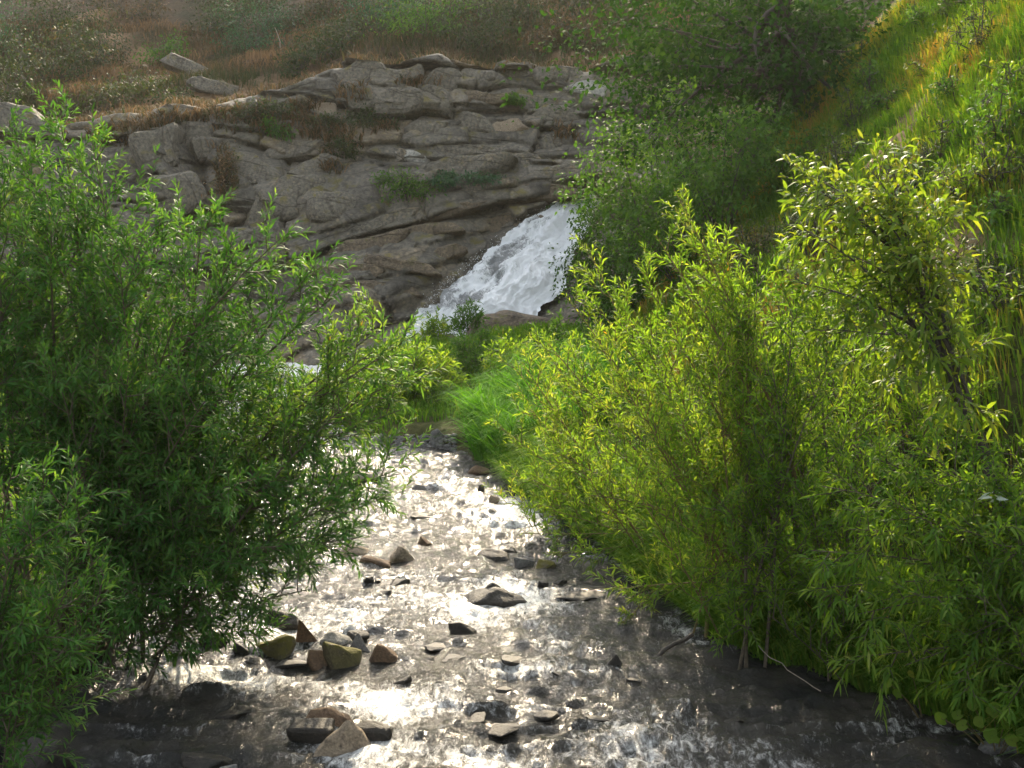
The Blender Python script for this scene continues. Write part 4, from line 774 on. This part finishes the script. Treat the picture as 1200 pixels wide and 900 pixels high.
for k, (a, b, rx, rz, m, lb) in enumerate(CL):
    p = on_cliff(a, b); bush('cliff_plant', lb, (p[0], p[1] + .05, p[2] - rz * .4), rx, rz, 60 + k, m, leaf=.10, n=int(900 + 1800 * rx * rz), aspect=.4, limbs=7, centre=(p[0], p[1] - .1, p[2]), ry=.35, clump=.34, category='plant', tint=.55)
# scrub on the far hill
rng = np.random.default_rng(77)
HB = [(300, 48, 1.5, 1.5, 'bluescrub', 'blue-green bush standing over the pale slab on the far hill'), (330, 20, 1.6, 1.1, 'scrub', 'olive bush behind the blue-green bush'), (420, 40, 1.5, .9, 'scrub', 'olive scrub on the rim above the fractured blocks'), (500, 30, 1.5, 1.1, 'lush', 'green bush on the far hill above the middle of the cliff'), (560, 45, 1.2, .7, 'scrub', 'low scrub at the cliff edge near reddish grass'), (620, 25, 1.4, 1.0, 'scrub', 'olive bush on the hill above the pale tilted slab'), (660, 45, 1.0, .6, 'drygrass', 'reddish dry bush at the rim by the dark tree'),
      (455, 8, 1.6, 1.0, 'bluescrub', 'dark bush highest on the hill above the cliff blocks'), (380, 60, 1.0, .6, 'scrub', 'small olive bush by the dry rim earth'), (240, 30, 1.4, .9, 'scrub', 'dull green bush above the trodden path'), (200, 60, .9, .7, 'lush', 'small yellowish bush beside the trodden path'), (60, 90, 1.9, 1.4, 'scrub', 'dark scrub thicket above the big willow'), (20, 60, 1.8, 1.5, 'bluescrub', 'dark bluish thicket at the hill end beyond the willow'), (110, 60, 1.4, 1.0, 'scrub', 'brownish scrub below the upper path'), (130, 110, 1.5, .8, 'scrub', 'dark bush just over the cliff edge behind the willow top'),
      (60, 20, 1.9, 1.2, 'scrub', 'dark shrub mass at the head of the path'), (150, 8, 1.5, .9, 'drygrass', 'brown dry shrub at the top of the path'), (20, 120, 1.4, 1.0, 'scrub', 'shaded scrub low beside the grey rock behind willow'), (205, 120, .8, .4, 'scrub', 'grey-green tuft below the path on bare earth'), (270, 5, 1.5, 1.0, 'scrub', 'brown-green bush above the pale slab, higher up'), (560, 5, 1.6, 1.0, 'scrub', 'dull bush at the hill crest over the cliff middle'), (680, 10, 1.5, 1.0, 'scrub', 'dull bush half hidden by the dark tree crown'), (395, 5, 1.4, .9, 'drygrass', 'brown withered bush between olive bushes'), (350, 75, .8, .5, 'scrub', 'small bush near dead pale branch')]
for k, (a, b, rx, rz, m, lb) in enumerate(HB):
    p = hit(a, b + 12, land, dmin=35.5); bush('hill_bush', lb, (p[0], p[1], landz(p[0], p[1])), rx, rz, 100 + k, m, leaf=.13, n=int(1500 * rx), aspect=.38, limbs=9, centre=(p[0], p[1], landz(p[0], p[1]) + rz * .45), clump=.28, category='bush', tint=.5)

# ------------------------------------------------------------------ grass
def grass(name, XY, rng, hgt, wid, m, label, tint=None, lean=.5, leandir=None, zoff=0, Z=None, curl=.5, parent=None, fine=True):
    n = len(XY); X, Y = XY[:, 0], XY[:, 1]; Z = land(X, Y) if Z is None else Z
    P = np.stack([X, Y, Z - .03], -1); H = hgt * rng.uniform(.45, 1.25, n); a = rng.uniform(0, 6.28, n)
    d = np.stack([np.cos(a), np.sin(a), 0 * a], -1) * (lean * rng.uniform(.2, 1.2, n))[:, None]
    if leandir is not None: d = d + np.asarray(leandir)
    fa = rng.uniform(0, np.pi, n); S = np.stack([np.cos(fa), np.sin(fa), 0 * fa], -1) * (wid * rng.uniform(.6, 1.3, n))[:, None] * .5
    Hc = H[:, None]
    p1 = P + UP * Hc * .5 + d * Hc * .25; p2 = P + UP * Hc * (.85 - .12 * curl) + d * Hc * (.62 + .2 * curl); p3 = P + UP * Hc * (1.0 - .45 * curl) + d * Hc * (1 + .5 * curl)
    V = np.stack([P - S, P + S, p1 - S * .9, p1 + S * .9, p2 - S * .55, p2 + S * .55, p3], 1)
    F = (np.array([0, 1, 3, 2, 2, 3, 5, 4, 4, 5, 6])[None] + 7 * np.arange(n)[:, None]).ravel()
    T = np.clip((.45 + rng.normal(0, .2, n)) if tint is None else tint, 0, 1)
    if not fine:
        pm = P + UP * Hc * .62 + d * Hc * .4; V = np.stack([P - S, P + S, pm - S * .8, pm + S * .8, p3], 1)
        F = (np.array([0, 1, 3, 2, 2, 3, 4])[None] + 5 * np.arange(n)[:, None]).ravel()
        o = link(name, mesh_arrays(name, V.reshape(-1, 3), np.tile([4, 3], n), F, M[m], {'tint': np.repeat(T, 5)}), parent=parent)
        o['kind'] = 'stuff'; o['label'] = label; return o
    o = link(name, mesh_arrays(name, V.reshape(-1, 3), np.tile([4, 4, 3], n), F, M[m], {'tint': np.repeat(T, 7)}), parent=parent)
    o['kind'] = 'stuff'; o['label'] = label; return o
rng = np.random.default_rng(201)
# the grassy slope
n = 84000; Y = rng.uniform(7.5, 24, n) ; X = xf(Y) - .4 + rng.uniform(0, 1, n) ** .8 * 6.5
dens = fbm(X * .9, Y * .9, 0, 61, 3); bareh = np.zeros(n)
for p in HS: bareh = np.maximum(bareh, np.exp(-(((X - p[0]) / .42) ** 2 + ((Y - p[1]) / .5) ** 2)))
keep = (dens + rng.uniform(-.6, .6, n) > -.75) & (bareh < .45 + rng.uniform(-.2, .2, n)); X, Y = X[keep], Y[keep]; n = len(X)
tn = .46 + .40 * fbm(X * .9, Y * .9, 0, 62, 4) + rng.normal(0, .15, n)
grass('grass', np.stack([X, Y], -1), rng, .33, .017, 'hillgrass', 'yellow-green and straw coloured grass covering the steep slope', tn, lean=.45, leandir=(-.22, -.05, 0), curl=.7, fine=False)
# shaded fringe along the foot of the right bank
n = 24000; Y = rng.uniform(7, 16.5, n); X = xr(Y) - .05 + .9 * rng.uniform(0, 1.0, n) ** 1.6
grass('grass', np.stack([X, Y], -1), rng, .46, .014, 'grass', 'dark green grass fringing the foot of the willow bank', None, lean=.5, leandir=(-.25, -.1, 0), curl=.8)
# the bright green clump on the grass bank
nt_ = 230; ta = rng.uniform(0, 6.28, nt_); tr = np.sqrt(rng.uniform(0, 1, nt_)); TX = .6 + tr * np.cos(ta) * 1.25; TY = 18.8 + tr * np.sin(ta) * 2.1; th_ = rng.uniform(.55, 1.25, nt_)
pk = rng.integers(0, nt_, 15000); X = TX[pk] + rng.normal(0, .06, len(pk)); Y = TY[pk] + rng.normal(0, .06, len(pk))
keep = X > xr(Y) - .02; X, Y, pk = X[keep], Y[keep], pk[keep]
bz = land(X, Y) + .30 * np.maximum(0, 1 - ((X - .95) / 1.0) ** 2 - ((Y - 19) / 1.9) ** 2)
grass('grass', np.stack([X, Y], -1), rng, .66 * th_[pk], .018, 'greengrass', 'bright green tall grass arching over the upper pool', np.clip(.4 + .3 * (th_[pk] - .9) + rng.normal(0, .2, len(pk)), 0, 1), lean=.75, leandir=(-.10, -.08, 0), curl=.8, Z=bz)
# the mound behind the pebble bar
n = 15000; Y = rng.uniform(19.45, 26.5, n); X = rng.uniform(-3.0, 2.2, n); keep = X > xr(Y) + .08; X, Y = X[keep], Y[keep]
grass('grass', np.stack([X, Y], -1), rng, .28, .02, 'grass', 'green grass on the mound between pebble bar and waterfall', None, lean=.6, curl=.6)
# left bank
n = 9000; Y = rng.uniform(5, 19, n); X = xl(Y) - rng.uniform(.1, 3.0, n)
grass('grass', np.stack([X, Y], -1), rng, .32, .014, 'grass', 'shaded grass on the bank under the big willow', None, lean=.6, curl=.7)
# the far hill: dry scrubby cover
n = 52000; Y = rng.uniform(35.8, 50, n); X = rng.uniform(-20, 6, n)
pb = np.zeros(n)
for p in PTHW: pb = np.maximum(pb, np.exp(-(((X - p[0]) / .9) ** 2 + ((Y - p[1]) / 1.2) ** 2)))
dn = fbm(X * .4, Y * .4, 0, 64, 3); keep = (pb < rng.uniform(.25, .9, n)) & (dn + rng.uniform(-.7, .7, n) > -.5); X, Y = X[keep], Y[keep]; n = len(X)
tn = .45 + .4 * fbm(X * .5, Y * .5, 0, 65, 3) + rng.normal(0, .18, n) + .25 * sstep(38.5, 36.3, Y)
Z = np.maximum(land(X, Y), 0)
grass('grass', np.stack([X, Y], -1), rng, .42, .035, 'drygrass', 'dry brown grass and low weeds over the far hill', tn, lean=.7, curl=.5, Z=Z, fine=False)

# dry turf spilling over the cliff rim
ov = (over > 0) & (over < .75); vi = np.nonzero(ov.ravel())[0]; pk = rng.choice(vi, 15000); cx_ = CX.ravel()[pk]
edge = rng.uniform(size=len(pk)) < (.35 + .65 * sstep(-4.5, -6.5, cx_)) * sstep(.02, .25, over.ravel()[pk]); pk = pk[edge]
grass('grass', np.stack([CX.ravel()[pk] + rng.normal(0, .04, len(pk)), CY.ravel()[pk] + rng.normal(0, .05, len(pk))], -1), rng, .30, .032, 'drygrass', 'straw coloured dry grass along the cliff rim', .55 + rng.normal(0, .22, len(pk)), lean=.8, curl=.7, Z=CZ2.ravel()[pk])
XX, ZZ, YY = [], [], []
for a, b, w_, h_, k in ((300, 140, 40, 14, 500), (355, 150, 40, 18, 600), (392, 165, 30, 16, 400), (345, 128, 40, 8, 400), (410, 112, 20, 10, 200), (385, 192, 24, 14, 250), (255, 135, 40, 10, 400), (215, 140, 40, 10, 400), (170, 150, 40, 12, 400), (445, 150, 20, 10, 150), (262, 200, 10, 40, 350), (500, 100, 60, 8, 250), (640, 84, 50, 6, 200), (660, 160, 20, 12, 150), (120, 160, 50, 12, 400)):
    for q in range(k // 10):
        p = on_cliff(rng.normal(a, w_ * .5), rng.normal(b, h_ * .5)); m_ = 10
        XX.append(p[0] + rng.normal(0, .05, m_)); YY.append(p[1] + rng.normal(.03, .04, m_)); ZZ.append(p[2] + rng.normal(-.02, .03, m_))
XX, YY, ZZ = map(np.concatenate, (XX, YY, ZZ))
grass('grass', np.stack([XX, YY], -1), rng, .30, .03, 'drygrass', 'orange-brown dry grass tufts in the cracks of the upper cliff', .6 + rng.normal(0, .25, len(XX)), lean=.8, leandir=(0, -.4, 0), curl=.8, Z=ZZ)
# ------------------------------------------------------------------ small things
def stick(name, pts, r0, r1, m, label, category):
    T = Tubes(); pts = np.asarray(pts); T.add(resample(pts, 9) + np.random.default_rng(3).normal(0, .006, (9, 3)), r0, r1, 6)
    o = link(name, T.mesh(name, M[m], pts[0]), loc=pts[0]); o['label'] = label; o['category'] = category; return o
e0 = hit(752, 793); stick('stick', [e0 - np.array([0, 0, .06]), at(768, 772, 9.45), at(783, 757, 9.5), at(812, 745, 9.6)], .014, .018, 'darkbark', 'dark bare stick slanting out of the water below the tall willow', 'stick')
stick('twig', [at(886, 756, 9.0), at(920, 782, 8.85), at(962, 812, 8.7)], .0025, .0035, 'paletwig', 'thin pale dead twig hanging down the shaded bank', 'twig')
q = hit(400, 566); 
stick('driftwood_log', [hit(362, 566) + np.array([0, 0, .05]), hit(400, 565) + np.array([0, 0, .08]), hit(442, 563) + np.array([0, 0, .04])], .085, .06, 'paletwig', 'pale smooth log lying across the pool behind willow leaves', 'log')
p = hit(330, 62, land, dmin=35.5); stick('dead_branch', [p, p + np.array([-.1, 0, .6]), p + np.array([-.3, .1, 1.0])], .025, .01, 'paletwig', 'dead pale branch standing among hill scrub', 'branch')
# round-leaved plants at the foot of the bank
def disc_leaf(r, seed):
    rr = np.random.default_rng(seed); k = 12; th = np.arange(k) * 2 * np.pi / k; rad = r * (1 + .07 * rr.normal(size=k)); rad[0] *= .55
    V = np.vstack([[0, 0, -.12 * r], np.stack([np.cos(th) * rad * .55, np.sin(th) * rad * .55, -.04 * r + 0 * th], -1), np.stack([np.cos(th) * rad, np.sin(th) * rad, .05 * r * np.sin(3 * th)], -1)])
    F = []; S_ = []
    for i in range(k):
        j = (i + 1) % k; F += [0, 1 + i, 1 + j]; S_.append(3); F += [1 + i, 1 + k + i, 1 + k + j, 1 + j]; S_.append(4)
    return mesh_arrays('leaf', V, S_, F, M['broad'], {'tint': np.full(len(V), rr.uniform(.55, .95))}, True)
def roundplant(label, base, spots, seed):
    rr = np.random.default_rng(seed); E = thing('round_leaf_plant', base, label, 'plant', None)
    for k, (a, b, d, s) in enumerate(spots):
        p = at(a, b, d); T = Tubes(); T.add(bez(np.asarray(base), (np.asarray(base) + p) / 2 + UP * .08, p, 6), .005, .003, 4); so = link('stalk', T.mesh('stalk', M['twig'], base), parent=E)
        l = link('leaf', disc_leaf(.72 * s * d / FPX, seed * 50 + k), parent=E, loc=p - np.asarray(base)); l.rotation_euler = (R(rr.uniform(25, 65)), R(rr.uniform(-25, 25)), rr.uniform(-.6, .6))
roundplant('round-leaved plant trailing at the water edge below the spreading willow', root_at(3.12, 7.75), [(1103, 842, 7.7, 12), (1122, 838, 7.7, 10), (1128, 850, 7.65, 11), (1165, 832, 7.6, 13), (1178, 848, 7.5, 14), (1162, 862, 7.5, 14), (1195, 838, 7.5, 12), (1186, 868, 7.4, 12), (1148, 846, 7.6, 11), (1200, 860, 7.4, 13), (1140, 826, 7.7, 10)], 5)
roundplant('single broad-leaved plant growing out of the dark bank under the spreading willow', root_at(2.85, 8.35), [(1040, 800, 8.2, 9), (1068, 790, 8.2, 8), (1052, 812, 8.2, 8)], 6)
# pale-leaved sprig
pb_ = at(1175, 610, 8.3); E = thing('pale_plant', root_at(pb_[0], 8.6), 'sprig with whitish leaves against the dark hollow under the leaning tree', 'plant')
rr = np.random.default_rng(9); T = Tubes(); tip = at(1165, 574, 8.0); b0 = np.array(E.location); T.add(bez(b0, (b0 + tip) / 2 + UP * .1, tip, 7), .006, .003, 4); link('stalk', T.mesh('stalk', M['bark'], b0), parent=E)
for k in range(9):
    LV = Leaves(); an = k * 2.4; D = nrm(np.array([[math.cos(an) * .9, math.sin(an) * .5 - .3, -.35 + .1 * k]])); LV.cloud(tip[None] - UP * .012 * k, D, np.array([.10 * rr.uniform(.8, 1.2)]), np.array([rr.uniform(.2, 1)]))
    link('leaf', LV.mesh('leaf', M['silver'], rr, b0, .26, .3, .5), parent=E)

# ------------------------------------------------------------------ the sunlit haze in the valley air
hm, nt, N, L = mat('haze'); pv = nd(N, 'ShaderNodeVolumePrincipled'); pv.inputs['Color'].default_value = (.95, .94, .90, 1); pv.inputs['Density'].default_value = .0002; pv.inputs['Anisotropy'].default_value = .45
o_ = nd(N, 'ShaderNodeOutputMaterial'); L.new(pv.outputs[0], o_.inputs['Volume'])
bm = bmesh.new(); bmesh.ops.create_cube(bm, size=1); hz_ = bpy.data.meshes.new('haze'); bm.to_mesh(hz_); bm.free(); hz_.materials.append(hm)
z0 = float(GZ.min()) - 1.0; z1 = float(GZ.max()) + 1.0
h_ = link('haze', hz_, loc=(0, 42, (z0 + z1) / 2), kind='stuff', label='thin sunlit haze filling the little valley'); h_.scale = (122, 134, z1 - z0)

print('TRIS', sum(len(o.data.loops) - 2 * len(o.data.polygons) for o in bpy.data.objects if o.type == 'MESH'))
